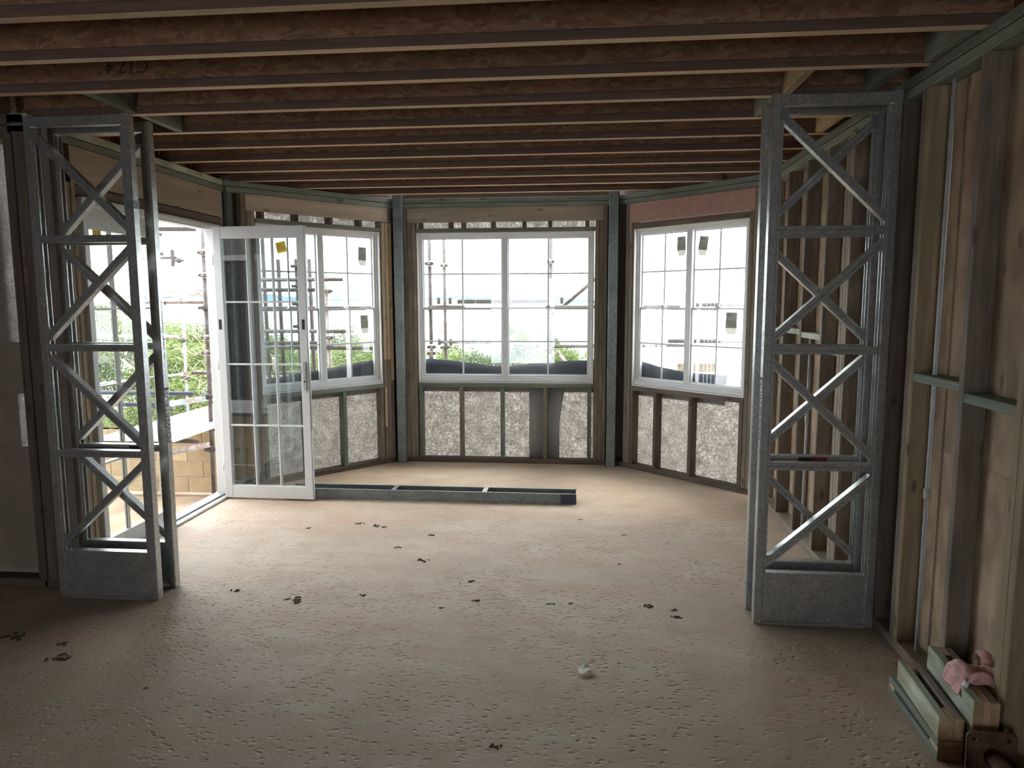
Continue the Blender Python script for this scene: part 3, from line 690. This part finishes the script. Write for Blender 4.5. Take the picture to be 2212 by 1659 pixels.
# stacked near pair: lower pack lies flat, upper pack stands on edge
t1 = thing('timber_bundle', 'nailed pine pack lying flat on the slab, lowest of the stack', 'timber bundle', (1.270, 2.558, 0), math.radians(-2.7), 'nailed timber bundles')
box('plank', (-.044, -.212, .001), (.036, .212, .030), MT['green'], t1, along=1)
box('plank', (-.044, -.212, .046), (.038, .214, .072), MT['green'], t1, along=1)
box('spacer_block', (-.043, -.211, .0305), (.036, -.150, .0455), MT['pale'], t1, along=1)
box('spacer_block', (-.043, .165, .0305), (.036, .210, .0455), MT['pale'], t1, along=1)
t2 = thing('timber_bundle', 'nailed green-stained pine pack standing on edge on the flat pack', 'timber bundle', (1.275, 2.54, .0735), math.radians(-5.0), 'nailed timber bundles')
box('plank', (-.042, -.192, 0), (-.012, .196, .080), MT['greenpale'], t2, along=1)
box('plank', (.010, -.190, 0), (.038, .196, .078), MT['stud'], t2, along=1)
box('spacer_block', (-.0115, -.190, 0), (.0095, -.125, .079), MT['cut'], t2, along=1)
box('spacer_block', (-.0115, .135, 0), (.0095, .195, .079), MT['cut'], t2, along=1)
t3 = thing('timber_bundle', 'nailed green pine pack nearest the wall with the pink cloth on it', 'timber bundle', (1.366, 2.508, .110), math.radians(-5.5), 'nailed timber bundles')
box('plank', (-.043, -.195, 0), (-.012, .195, .125), MT['greenpale'], t3, along=1)
box('plank', (.012, -.190, 0), (.038, .193, .123), MT['stud'], t3, along=1)
box('spacer_block', (-.0115, -.190, 0), (.0115, -.06, .124), MT['cut'], t3, along=1)
box('spacer_block', (-.0115, .125, 0), (.0115, .192, .124), MT['cut'], t3, along=1)
t4 = thing('timber_bundle', 'dark pine pack underneath the one that carries the cloth', 'timber bundle', (1.366, 2.52, 0), math.radians(-5.0), 'nailed timber bundles')
for k in range(3): box('plank', (-.034, -.19, .001+.036*k), (.034, .19, .0355+.036*k), MT['stud'], t4, along=1)

for tt in (t1, t2, t3, t4):
    for o in tt.children:
        o.data.materials.append(MT['cut'])
        for p in o.data.polygons:
            if abs(p.normal.x) > .9: p.material_index = 1
# crumpled pink cloth over the bundle
def crumple(name, nx, ny, fn, m, parent, seed, sub=1):
    rnd = random.Random(seed); vs, fs = [], []
    for i in range(nx+1):
        for j in range(ny+1):
            vs.append(fn(i/nx, j/ny, rnd))
    for i in range(nx):
        for j in range(ny): fs.append((i*(ny+1)+j, (i+1)*(ny+1)+j, (i+1)*(ny+1)+j+1, i*(ny+1)+j+1))
    me = mesh(name, vs, fs); o = link(name, me, m, parent)
    for p in me.polygons: p.use_smooth = True
    s = o.modifiers.new('s', 'SOLIDIFY'); s.thickness = .004
    if sub:
        q = o.modifiers.new('d', 'SUBSURF'); q.levels = sub; q.render_levels = sub
    return o
cl = thing('pink_cloth', 'crumpled dirty pink cloth with a white clip draped on the timber', 'cloth', (1.398, 2.475, .237))
cl.scale = (.84, .9, .95)
def f1(u, v, r):
    x = -.115+.165*u+r.uniform(-.006, .006); y = -.075+.13*v+.02*math.sin(5*u)+r.uniform(-.005, .005)
    ridge = .040*math.exp(-((u-.35)/.22)**2)*(.4+.6*math.sin(math.pi*min(1, v*1.1)))+.030*math.exp(-((v-.85)/.2)**2)*u
    z = .004+ridge+r.uniform(0, .014)
    if u < .12: z -= .05*(.12-u)/.12+.0
    return (x, y, max(z, -.07 if u < .15 else .002))
crumple('cloth_fold', 12, 9, f1, MT['pink'], cl, 3)
def f2(u, v, r):
    a = u*math.pi*1.1; R_ = .030+.010*math.sin(3*v)
    return (.035+.055*v+r.uniform(-.003, .003), .075+R_*math.cos(a)*1.1, .012+abs(R_*math.sin(a))*1.5+r.uniform(0, .006))
crumple('cloth_fold', 8, 5, f2, MT['pink'], cl, 5)
def f3(u, v, r):
    return (-.075+.12*u, -.085+.04*v+r.uniform(-.003, .003), .010+.03*math.sin(math.pi*u)*v+r.uniform(0, .006))
crumple('cloth_fold', 8, 4, f3, MT['pink'], cl, 8)
tube('clip', (-.100, -.085, .004), (-.088, -.078, .022), .011, MT['clip'], cl)

# ---------------------------------------------------------------- rusty screw props, end plates toward the timber
def prop(label, loc, size, rx, tubedir):
    p = thing('steel_prop', label, 'steel prop', loc)
    bm = bmesh.new(); s = size/2; cr = size*.13; out = []
    for cx, cz, a0 in ((s-cr, s-cr, 0), (-s+cr, s-cr, 90), (-s+cr, -s+cr, 180), (s-cr, -s+cr, 270)):
        for k in range(5):
            a = math.radians(a0+k*22.5); out.append((cx+cr*math.cos(a), cz+cr*math.sin(a)))
    holes = [[(hx*s*.66+.0085*math.cos(t*math.pi/5), hz*s*.66+.0085*math.sin(t*math.pi/5)) for t in range(10)] for hx in (-1, 1) for hz in (-1, 1)]
    fr, bk = [], []
    loops = [out]+holes; edges = []
    V0 = []
    for lp in loops:
        vv = [bm.verts.new((x, 0, z)) for x, z in lp]; V0.append(vv)
        edges += [bm.edges.new((vv[i], vv[(i+1) % len(vv)])) for i in range(len(vv))]
    bmesh.ops.triangle_fill(bm, edges=edges, use_beauty=True, use_dissolve=False)
    r = bmesh.ops.extrude_face_region(bm, geom=bm.faces[:]); bmesh.ops.translate(bm, verts=[v for v in r['geom'] if isinstance(v, bmesh.types.BMVert)], vec=(0, .007, 0))
    bmesh.ops.recalc_face_normals(bm, faces=bm.faces)
    me = bpy.data.meshes.new('plate'); bm.to_mesh(me); bm.free()
    pl_ = link('end_plate', me, MT['rust'], p); pl_.rotation_euler = (rx, 0, 0)
    d = Vector(tubedir); tube('tube', (0, -.001, 0), d, .027, MT['rust'], p, 20)
    tube('screw_collar', d*.55, d*.62, .036, MT['rust'], p, 20)
    return p
prop('rusty steel prop with drilled square end plate facing the timber bundles', (1.340, 2.262, .083), .158, math.radians(-4), (.02, -.85, -.045))
prop('second rusty steel prop whose plate edge shows lowest beside the other prop', (1.155, 2.10, .064), .128, math.radians(-3), (.02, -.9, -.03))

# ---------------------------------------------------------------- small things on the slab
cr = thing('crumpled_paper', 'small crumpled cream scrap lying alone on the slab', 'paper scrap', (.041, 2.816, .0), .3)
def f4(u, v, r): return (-.030+.06*u+r.uniform(-.004, .004), -.026+.05*v+r.uniform(-.004, .004), .004+.016*math.sin(math.pi*u)*(.4+.6*v)+r.uniform(0, .010))
crumple('scrap', 7, 6, f4, MT['paper'], cr, 11)
clods = [(-1.46, 3.411, 2.3), (-1.846, 4.555, 1.1), (-1.371, 4.636, 2.2), (-1.52, 4.69, 1.3), (-.974, 4.484, 1.3), (-1.135, 4.23, 1.0), (-.919, 4.023, 1.6), (-1.128, 3.499, 1.0), (-1.836, 3.491, 1.2),
         (-.513, 3.483, 1.2), (-.686, 3.384, .9), (-.137, 3.476, .9), (-.033, 3.491, .6), (.355, 3.492, 1.3), (.486, 3.46, 1.0), (.491, 3.381, 1.3), (.247, 4.064, .6), (-.278, 2.29, .9), (-.585, 3.734, 1.0),
         (-1.73, 2.536, .5), (-2.62, 2.90, 3.0), (-2.35, 2.85, 1.4), (-2.262, 2.731, 2.0), (-1.05, 2.0, 1.2), (.31, 4.6, .7), (.02, 4.9, .7)]
def clod_mesh(seed, s):
    r = random.Random(seed); bm = bmesh.new()
    for k in range(9):
        a = r.uniform(0, 6.28); d = r.uniform(0, .016)*s
        m_ = Matrix.Translation((math.cos(a)*d*1.6, math.sin(a)*d, .001)) @ Matrix.Rotation(r.uniform(0, 3), 4, 'Z') @ Matrix.Diagonal((r.uniform(.004, .012)*s, r.uniform(.0025, .005)*s, r.uniform(.002, .005)*min(s, 1.4), 1))
        bmesh.ops.create_icosphere(bm, subdivisions=1, radius=1, matrix=m_)
    for v in bm.verts: v.co.z = max(v.co.z, 0); v.co += Vector((r.uniform(-.001, .001), r.uniform(-.001, .001), 0))
    me = bpy.data.meshes.new('clod'); bm.to_mesh(me); bm.free(); return me
CL = {0: 'broad dark patch of cracked dried mud on the open slab, widest of them', 2: 'dark dried mud patch on the slab below the left end of the steel lintel', 20: 'dried mud patch in the shade in front of the door-side lattice frames', 22: 'dried mud streak on the shaded slab near the dim side of the room',
      15: 'dark mud crumb nearest the foot of the lattice frame against the stud wall', 17: 'dark mud crumb lying nearest the camera on the open slab'}
for i, (x, y, s) in enumerate(clods):
    o = link('mud_clod', clod_mesh(i, s), MT['mud'], None, (x, y, 0)); tag(o, CL.get(i, 'small dark crumbly spot of dried mud on the slab'), 'mud', 'dried mud spots on the slab')
bm = bmesh.new(); r = random.Random(4)
for k in range(520):
    x, y = r.uniform(-2.6, 1.35), r.uniform(1.7, 5.2)
    if r.random() < .35: x, y = r.gauss(1.0, .25), r.gauss(2.9, .5)
    if r.random() < .2: x, y = r.gauss(-2.1, .35), r.gauss(2.95, .25)
    if x > 1.18 and 2 < y < 2.9: continue
    s = r.uniform(.0015, .005)
    bmesh.ops.create_cube(bm, size=1, matrix=Matrix.Translation((x, y, s*.3)) @ Matrix.Rotation(r.uniform(0, 3), 4, 'Z') @ Matrix.Diagonal((s*r.uniform(1, 2.4), s, s*.6, 1)))
me = bpy.data.meshes.new('chips'); bm.to_mesh(me); bm.free()
tag(link('wood_chips', me, MT['chips']), 'pale wood chips and grit scattered over the slab', 'debris', kind='stuff')

# ---------------------------------------------------------------- outside: ground, block wall, decking, scaffolds
GZ = -.50
gr = link('ground', mesh('g', [(-30, 3.5, GZ), (-2.9, 3.5, GZ), (-2.9, 5.5, GZ), (-1.7, 6.9, GZ), (.4, 6.9, GZ), (1.6, 5.7, GZ), (30, 5.7, GZ), (30, 11, GZ-.6), (-30, 11, GZ-.6),
               (30, 60, -6.8), (-30, 60, -6.8)], [(0, 1, 2, 3, 4, 5, 6, 7, 8), (8, 7, 9, 10)]), MT['dirt'], kind='structure')
sea_o = link('sea', mesh('s', [(-4000, 50, -7), (4000, 50, -7), (4000, 9000, -7), (-4000, 9000, -7)], [(0, 1, 2, 3)]), MT['sea'], kind='structure')
beach = link('beach', mesh('b', [(-9, 48, -6.9), (140, 20, -6.9), (160, 110, -6.9), (60, 120, -6.9), (12, 95, -6.9)], [(0, 1, 2, 3, 4)]), MT['flat'], kind='structure')

bw = thing('block_wall', 'low wall of sandy concrete blocks outside the doorway', 'block wall', (-4.4, 7.09, GZ))
BL, BH, BD = .352, .171, .13; rb = random.Random(9)
bmesh_cache = {}
def block(x, z, L):
    o = box('block', (x+.004, rb.uniform(0, .004), z+.004), (x+L-.004, BD, z+BH-.004), MT['block'], bw, along=0, c=.003)
for row in range(4):
    off = 0 if row % 2 == 0 else BL/2
    x = -1.9-off
    while x < .55:
        L = min(BL, .60-x)
        if L > .05: block(x, row*BH, L)
        x += BL
box('mortar_joint', (-2.0, .006, 0), (.56, BD-.01, 4*BH-.004), MT['mortar'], bw, along=0, c=0)
k_ = tag(box('concrete_kerb', (-5.6, 4.7, GZ), (-3.3, 4.95, GZ+.10), MT['render'], None, along=0, c=.01), 'grey concrete kerb in the sand outside the closed door leaf', 'kerb')
sc_ = thing('white_scrap', 'small white folded scrap on the sand outside the closed door leaf', 'scrap', (-4.15, 5.6, GZ))
link('scrap', mesh('sc', [(-.08, 0, .0), (.08, .01, .0), (.06, .08, .03), (-.03, .07, .05), (0, .03, .055)], [(0, 1, 4), (1, 2, 4), (2, 3, 4), (3, 0, 4)]), MT['paper'], sc_)

def deck_board(label, x0, y0, y1, z, wd=.225):
    t = thing('scaffold_plank', label, 'scaffold plank', (x0, y0, z), 0, 'perforated scaffold planks')
    bm = bmesh.new(); L = y1-y0
    # deck sheet with rows of punched holes
    xs = [0, .03]+[.03+(wd-.06)*i/8 for i in range(1, 8)]+[wd-.03, wd]; ny = int(L/.03)
    vsr = {}
    for i, x in enumerate(xs):
        for j in range(ny+1): vsr[i, j] = bm.verts.new((x, L*j/ny, 0 if 0 < i < len(xs)-1 else -.003))
    for i in range(len(xs)-1):
        for j in range(ny):
            if i % 2 == 0 and 0 < i < len(xs)-2 and (j+(i//2)) % 2 == 0: continue
            bm.faces.new((vsr[i, j], vsr[i+1, j], vsr[i+1, j+1], vsr[i, j+1]))
    me = bpy.data.meshes.new('deck'); bm.to_mesh(me); bm.free()
    d = link('deck_sheet', me, MT['planksteel'], t); s = d.modifiers.new('t', 'SOLIDIFY'); s.thickness = .002
    for x in (.002, wd-.006): box('side_rail', (x, 0, -.055), (x+.004, L, -.004), MT['plankedge'], t, along=1, c=0)
    box('end_rail', (.006, 0, -.05), (wd-.006, .004, -.004), MT['planksteel'], t, along=0, c=0)
    return t
for i, nm in enumerate(('outermost perforated scaffold plank beyond the doorway', 'second perforated scaffold plank from the house beyond the doorway', 'perforated scaffold plank closest to the house beyond the doorway')):
    deck_board(nm, -4.46+.238*i, 6.16, 9.4, .30)

RT = .0215
def coupler(p, parent, ax='x', m='scafdark', big=True):
    x, y, z = p; c = 'coupler'; w = .062 if big else .045
    o = box(c, (x-w, y-.032, z-.016), (x+w, y+.032, z+.016), MT[m], parent, along=0, c=.004)
    cu_ = tube('coupler_cup', (x, y, z-.045), (x, y, z-.010), .034, MT['scafwhite'] if not big else MT[m], parent, 10); nest(cu_, o)
    return o
s1 = thing('scaffold', 'rusty tube scaffold standing outside the open doorway', 'scaffold', (-4, 7.3, GZ))
def A(o, p): return (p[0]-o.location.x, p[1]-o.location.y, p[2]-o.location.z)
tube('standard', A(s1, (-3.845, 6.98, GZ)), A(s1, (-3.81, 6.98, 2.9)), RT, MT['scaf'], s1)
for z in (2.046, 1.817, 1.487, 1.178, 1.024, .574, .008): coupler(A(s1, (-3.845+.012*(z+.5), 6.96, z)), s1, big=z in (1.487, .574, .008))
tube('standard', A(s1, (-5.80, 9.9, -1.0)), A(s1, (-5.77, 9.9, 3.0)), RT, MT['scafblue'], s1)
for z in (2.144, 1.562, .987, .438): coupler(A(s1, (-5.79, 9.88, z)), s1, m='scafdark')
tube('standard', A(s1, (-4.19, 6.75, GZ)), A(s1, (-4.17, 6.75, 2.9)), RT, MT['scaf'], s1)
for z in (2.21, 2.02, 1.536, .908, .482): coupler(A(s1, (-4.175, 6.72, z)), s1)
tube('ledger', A(s1, (-6.8, 9.95, 2.19)), A(s1, (-5.86, 9.95, 2.19)), RT, MT['scaf'], s1)
box('ledger_end', A(s1, (-5.90, 9.86, 2.06)), A(s1, (-5.86, 9.90, 2.30)), MT['scafdark'], s1, along=2)
tube('ledger', A(s1, (-7.2, 9.95, 1.56)), A(s1, (-5.82, 9.95, 1.56)), RT, MT['scafwhite'], s1)
tube('ledger', A(s1, (-7.6, 9.85, 1.04)), A(s1, (-5.84, 9.85, 1.04)), RT*1.3, MT['scafwhite'], s1)
tube('ledger', A(s1, (-8, 9.2, .25)), A(s1, (-5.80, 9.88, .49)), RT, MT['scafblue'], s1)
tube('ledger', A(s1, (-5.72, 9.95, .50)), A(s1, (-3.7, 10.0, .50)), RT, MT['scafdark'], s1)
box('toe_board', A(s1, (-4.36, 7.10, 1.60)), A(s1, (-3.90, 7.12, 1.68)), MT['scafblue'], s1, along=0)
tube('ledger', A(s1, (-6.2, 7.06, 1.55)), A(s1, (-3.88, 7.06, 1.55)), RT, MT['scafwhite'], s1)
beam('bracket', A(s1, (-4.30, 7.0, 2.29)), A(s1, (-3.98, 7.15, 2.30)), .05, .04, MT['scafdark'], s1)
# V-shaped transoms running toward the house, and dark ledgers
def vee(p0, p1, m): return extr('transom', [(-.028, 0), (.028, 0), (.028, .006), (.006, .006), (.004, .05), (-.004, .05), (-.006, .006), (-.028, .006)], p0, p1, MT[m], s1)
vee(A(s1, (-3.95, 6.30, .55)), A(s1, (-3.85, 6.95, .53)), 'scafblue')
vee(A(s1, (-3.95, 6.30, .08)), A(s1, (-3.85, 6.95, .04)), 'scafwhite')
tube('ledger', A(s1, (-6.4, 6.60, .65)), A(s1, (-3.80, 6.62, .645)), RT, MT['navy'], s1)
tube('ledger', A(s1, (-6.4, 6.14, .60)), A(s1, (-3.93, 6.17, .60)), RT, MT['navy'], s1)
tube('ledger', A(s1, (-6.4, 6.50, .18)), A(s1, (-3.73, 6.54, .18)), RT, MT['scafdark'], s1)
tube('ledger', A(s1, (-7.2, 7.7, 1.62)), A(s1, (-4.6, 7.7, 1.62)), RT, MT['scafwhite'], s1)

s2 = thing('scaffold', 'speckled tube scaffold seen through the middle window', 'scaffold', (-.7, 8.0, GZ))
tube('standard', A(s2, (-1.62, 7.7, GZ)), A(s2, (-1.64, 7.72, 3.0)), RT, MT['scaf'], s2)
tube('standard', A(s2, (-1.72, 9.05, GZ)), A(s2, (-1.73, 9.05, 3.1)), RT, MT['scaf'], s2)
tube('standard', A(s2, (-.353, 8.7, GZ)), A(s2, (-.345, 8.7, 3.1)), RT, MT['scaf'], s2)
for x, y, z, bgf in ((-1.63, 7.68, 1.955, 0), (-1.63, 7.68, 1.47, 1), (-1.62, 7.68, 1.045, 0), (-1.62, 7.68, .975, 0), (-1.725, 9.03, 2.0, 0), (-1.725, 9.03, 1.48, 1), (-1.725, 9.03, .95, 1),
                     (-.35, 8.68, 2.02, 0), (-.35, 8.68, 1.48, 1), (-.35, 8.68, 1.39, 0), (-.35, 8.68, .95, 1), (-.35, 8.68, .86, 0)):
    coupler(A(s2, (x, y, z)), s2, big=bool(bgf))
for x in (-1.80, -1.65, -.22):
    for z in (1.53, 1.0): box('wedge', A(s2, (x-.018, 9.0, z-.02)), A(s2, (x+.018, 9.03, z+.06)), MT['scafdark'], s2, along=2) if not (x > -1 and z < 1.2) else None
for i in range(5): box('toe_board', A(s2, (-1.56+.235*i, 9.04, 1.515)), A(s2, (-1.56+.235*i+.228, 9.07, 1.565)), MT['scafdark'], s2, along=0)
tube('ledger', A(s2, (-1.9, 9.02, 1.475)), A(s2, (-1.48, 9.02, 1.475)), RT, MT['scafdark'], s2)
tube('ledger', A(s2, (-.40, 8.66, 1.475)), A(s2, (1.2, 8.66, 1.475)), RT, MT['scaf'], s2)
tube('ledger', A(s2, (-1.8, 9.05, 1.02)), A(s2, (-.3, 9.05, 1.015)), RT, MT['scafblue'], s2)
tube('ledger', A(s2, (-.38, 8.7, .99)), A(s2, (1.3, 8.7, 1.01)), RT, MT['scaf'], s2)
tube('brace', A(s2, (-.22, 8.75, 1.46)), A(s2, (.62, 8.75, 2.17)), RT, MT['scaf'], s2)
tube('brace', A(s2, (-.26, 8.72, .92)), A(s2, (.12, 8.72, .45)), RT, MT['scafwhite'], s2)
tube('ledger', A(s2, (1.3, 8.1, 1.50)), A(s2, (3.6, 8.1, 1.52)), RT, MT['scaf'], s2)
tube('ledger', A(s2, (1.0, 8.1, 1.095)), A(s2, (3.6, 8.1, 1.09)), .024, MT['scaf'], s2)

s3 = thing('scaffold', 'leaning tube scaffold seen behind the open door leaf and the angled window', 'scaffold', (-2.75, 7.6, GZ))
tube('standard', A(s3, (-2.725, 7.6, GZ)), A(s3, (-2.783, 7.6, 2.18)), RT*1.05, MT['scafwhite'], s3)
for x in (-3.34, -3.13, -2.98, -3.52): tube('standard', A(s3, (x, 7.75, GZ)), A(s3, (x-.03, 7.75, 2.02 if x != -3.52 else 3)), RT, MT['scafdark'], s3)
for x1, z, m_ in ((-2.535, 1.785, 'scaf'), (-2.79, 1.675, 'scafdark'), (-2.50, 1.225, 'scaf'), (-2.75, 1.095, 'scafdark')):
    tube('ledger', A(s3, (-3.7, 7.50, z)), A(s3, (x1, 7.50, z)), RT, MT[m_], s3)
tube('ledger', A(s3, (-3.7, 7.55, 1.475)), A(s3, (-1.7, 7.55, 1.475)), RT, MT['scafdark'], s3)
tube('ledger', A(s3, (-3.7, 7.55, 1.04)), A(s3, (-1.7, 7.55, 1.04)), RT, MT['scafdark'], s3)
for z in (1.94, 1.72, 1.52, 1.27, 1.06): coupler(A(s3, (-3.14, 7.72, z)), s3)
for z in (1.66, 1.15, 1.05): coupler(A(s3, (-2.74, 7.58, z)), s3, big=False)

# dark membrane strips standing up outside the window sills
def membrane(label, wall, u0, u1, hs, yo=.094):
    e = thing('membrane_strip', label, 'membrane'); e.matrix_world = wall_m(wall)
    vs, fs = [], []; n_ = 24
    for i in range(n_+1):
        t = i/n_; k = t*(len(hs)-1); a = int(min(k, len(hs)-2)); h = hs[a]+(hs[a+1]-hs[a])*(k-a)
        for q in range(5):
            s = q/4; vs.append((u0+(u1-u0)*t, yo+.008*math.sin(t*11)*s+.02*s, .68+(h-.68)*s))
    for i in range(n_):
        for q in range(4): fs.append((i*5+q, i*5+5+q, i*5+6+q, i*5+1+q))
    o = link('sheet', mesh('mem', vs, fs), MT['dpm'], e)
    for p in o.data.polygons: p.use_smooth = True
    s_ = o.modifiers.new('t', 'SOLIDIFY'); s_.thickness = .002
    return e
membrane('dark blue membrane strip sagging outside the sill of the middle window', wc_, .09, 1.83, (.995, .99, .975, .955, .935, .925, .945, .96, .975, .985, .99))
membrane('dark membrane strip outside the sill of the angled window by the open door', wl_, .16, 1.45, (.87, .90, .92, .94, .96, .985, 1.0))
membrane('blue-grey membrane strip outside the sill of the angled window with three labels', wr_, .10, 1.10, (1.0, .985, .96, .945, .93, .925, .93, .93))
tb = thing('storage_box', 'pale green slatted box outside the angled window with three labels', 'box', (2.05, 6.15, GZ), math.radians(-43))
box('box_body', (-.35, -.05, 0), (.35, .45, 1.32), MT['plankedge'], tb, along=0)
for i in range(4): box('slat', (-.36, -.065, .98+i*.085), (.36, -.051, 1.03+i*.085), MT['whitepaint'], tb, along=0)
bd = thing('timber_rail', 'pale timber rail outside the angled window with three labels', 'rail', (1.6, 7.6, 0))
box('rail_board', (-.55, 0, .80), (1.5, .04, .885), MT['stud'], bd, along=0)
for x in (-.5, 0.4, 1.4): box('rail_post', (x, .041, GZ), (x+.07, .10, .86), MT['stud'], bd, along=2)

# wing of the house outside, caught in the door glass
wing = empty('wall_exterior', kind='structure')
box('render_panel', (-5.62, 3.562, .40), (-3.06, 3.585, 3.2), MT['render'], wing, along=0, c=0)
for rw in range(5):
    for kx in range(8):
        xa = -5.6+kx*.352-(.176 if rw % 2 else 0)
        if xa < -5.62: continue
        box('block', (xa+.004, 3.562, -.48+rw*.172), (min(xa+.348, -3.06), 3.582, -.48+rw*.172+.166), MT['block'], wing, along=0, c=.002)
box('red_flashing', (-3.21, 3.583, .375), (-3.06, 3.60, .415), MT['red'], wing, along=0, c=0)
w4 = empty('window_4', (-3.20, 3.61, .42), math.pi, 'structure')
ring_frame('frame', 1.25, 1.59, .055, .05, MT['white'], w4).location = (0, -.03, 0)
box('bottom_rail', (.05, -.03, .055), (1.2, .005, .13), MT['white'], w4, along=0)
box('mullion', (.60, -.03, .13), (.65, .01, 1.535), MT['white'], w4, along=2)
for a, b_ in ((.055, .60), (.65, 1.195)): box('pane', (a, .000, .13), (b_, .004, 1.535), MT['black'], w4, along=2, c=0)

# ---------------------------------------------------------------- planting, hills
def leaf_cloud(seed, n, size):
    """dome-shaped crown of unit radius made of leaf-sized quads grouped in lobes"""
    r = random.Random(seed); vs, fs = [], []
    lobes = []
    for i in range(26):
        a, e = r.uniform(0, 6.283), math.asin(r.uniform(-.35, 1.0)); lobes.append((Vector((math.cos(a)*math.cos(e), math.sin(a)*math.cos(e), math.sin(e)))*r.uniform(.5, .74), r.uniform(.22, .36)))
    for k in range(n):
        c, rr = lobes[r.randrange(26)]
        d = Vector((r.gauss(0, 1), r.gauss(0, 1), r.gauss(0, 1))).normalized()*rr*(r.random()**.3)
        p = c+d; a = Vector((r.gauss(0, 1), r.gauss(0, 1), r.gauss(0, 1))).normalized(); b_ = a.orthogonal().normalized(); s = size*r.uniform(.6, 1.4)
        i = len(vs); vs += [p-a*s, p+b_*s*.5, p+a*s, p-b_*s*.5]; fs.append((i, i+1, i+2, i+3))
    me = bpy.data.meshes.new('leaves'); me.from_pydata([tuple(v) for v in vs], [], fs); me.update(); return me
LM_ = [leaf_cloud(i, 17000, .021) for i in range(3)]
LM2 = [leaf_cloud(10+i, 17000, .021) for i in range(2)]
for m_ in LM_: m_.materials.append(MT['leafA'])
for m_ in LM2: m_.materials.append(MT['leafB'])
def bush(label, x, y, ztop, rad, v, group, twigs=3, zs=.8):
    base = max(-6.8, GZ-(y-7)*.14-.2) if y > 7 else GZ
    t = thing('coastal_bush', label, 'bush', (x, y, base), random.uniform(0, 6), group)
    me = (LM_+LM2)[v % 5]; cz = ztop-base-rad*zs*.93
    f = link('foliage', me, None, t, (0, 0, cz)); f.scale = (rad, rad, rad*zs); f['kind'] = 'stuff'
    r = random.Random(v*7+int(x*10))
    tube('trunk', (0, 0, min(0, cz-.3)), (0, 0, cz+rad*.2), .05*rad, MT['trunk'], t, 8)
    for k in range(twigs):
        a = r.uniform(0, 6.28); tube('branch', (0, 0, cz-rad*.2), (math.cos(a)*rad*.6, math.sin(a)*rad*.6, cz+rad*.45), .02*rad, MT['trunk'], t, 6)
    return t
gB = 'bushes beyond the scaffold'
# beyond the doorway
k = 0
for (x, y, zt, rad) in ((-10.6, 13.2, 2.25, 1.7), (-8.3, 13.0, 1.35, 1.5), (-6.9, 13.6, 1.30, 1.3), (-13.4, 13.0, 2.3, 2.1), (-9.4, 11.6, 1.15, 1.5), (-11.6, 10.8, 1.6, 1.5), (-7.2, 11.9, .95, 1.3), (-5.6, 12.6, .95, 1.3),
                        (-8.4, 10.4, .55, 1.2), (-10.2, 9.4, .7, 1.3), (-6.5, 10.9, .35, 1.1), (-5.3, 11.3, .3, 1.1), (-7.0, 9.4, .0, 1.0), (-8.6, 8.6, .1, 1.0)):
    bush('leafy yellow-green bush beyond the scaffold planks, seen through the doorway', x, y, zt, rad, k, 'bushes beyond the doorway'); k += 1
# beyond the middle and door-side windows
for (x, y, zt, rad) in ((-6.0, 17, .95, 1.6), (-4.6, 15, .80, 1.4), (-3.6, 14.2, .70, 1.2), (-2.7, 15, .66, 1.3), (-1.9, 14.6, .62, 1.2), (-1.2, 15.4, .66, 1.2), (-.4, 14.8, .62, 1.1), (.4, 15.3, .58, 1.1),
                        (-3.1, 12.6, .50, 1.1), (-2.0, 12.6, .48, 1.1), (-1.0, 12.8, .50, 1.1), (.0, 12.6, .46, 1.0), (-4.3, 12.4, .5, 1.2),
                        (-3.4, 11.0, .2, 1.0), (-2.3, 11.0, .22, 1.0), (-1.3, 11.1, .22, 1.0), (-.4, 11.0, .20, .9)):
    bush('low leafy green bush behind the scaffold, seen through the bay windows', x, y, zt, rad, k, 'bushes beyond the bay windows'); k += 1
bush('taller thin bush poking above the hedge in the middle window', -1.38, 15.6, 1.06, .45, 1, gB, 2, 1.0)
bush('short round-topped bush poking above the hedge right of the mullion', -.75, 15.4, .92, .42, 3, gB, 2, .8)
# tangle of pale dead branches
db = thing('dead_branches', 'tangle of bleached dead branches beyond the scaffold', 'dead branches', (-5.35, 10.0, .85))
r = random.Random(21)
for k in range(70):
    a = r.uniform(0, 6.28); p = Vector((r.gauss(0, .32), r.gauss(0, .3), r.uniform(-.6, .1)))
    for q_ in range(4):
        q = p+Vector((math.cos(a)*r.uniform(.05, .12), math.sin(a)*.08, r.uniform(-.05, .11))); tube('branch', p, q, .0042-.0006*q_, MT['chips'], db, 4); p = q; a += r.uniform(-.7, .7)

def hill(name, x0, x1, y, hmax, m, seed, z0=-7.2, taper=True, pts=160):
    r = random.Random(seed); vs, fs = [], []; ph = [r.uniform(0, 6) for _ in range(6)]
    for i in range(pts+1):
        t = i/pts; x = x0+(x1-x0)*t
        h = hmax*(.62+.2*math.sin(t*5+ph[0])+.12*math.sin(t*13+ph[1])+.05*math.sin(t*41+ph[2])+r.uniform(-.03, .03))
        if taper: h *= min(1, (1-t)*7+.12)
        for yy, zf in ((0, 0), (140, .75), (260, 1), (480, .6)): vs.append((x, y+yy, z0+h*zf))
    for i in range(pts):
        for q in range(3): fs.append((i*4+q, i*4+4+q, i*4+5+q, i*4+1+q))
    o = link(name, mesh(name, vs, fs), m, kind='structure')
    for p in o.data.polygons: p.use_smooth = True
    return o
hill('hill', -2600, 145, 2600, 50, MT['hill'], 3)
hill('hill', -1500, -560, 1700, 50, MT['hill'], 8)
hill('hill', -1400, -150, 1500, 12, MT['town'], 5)
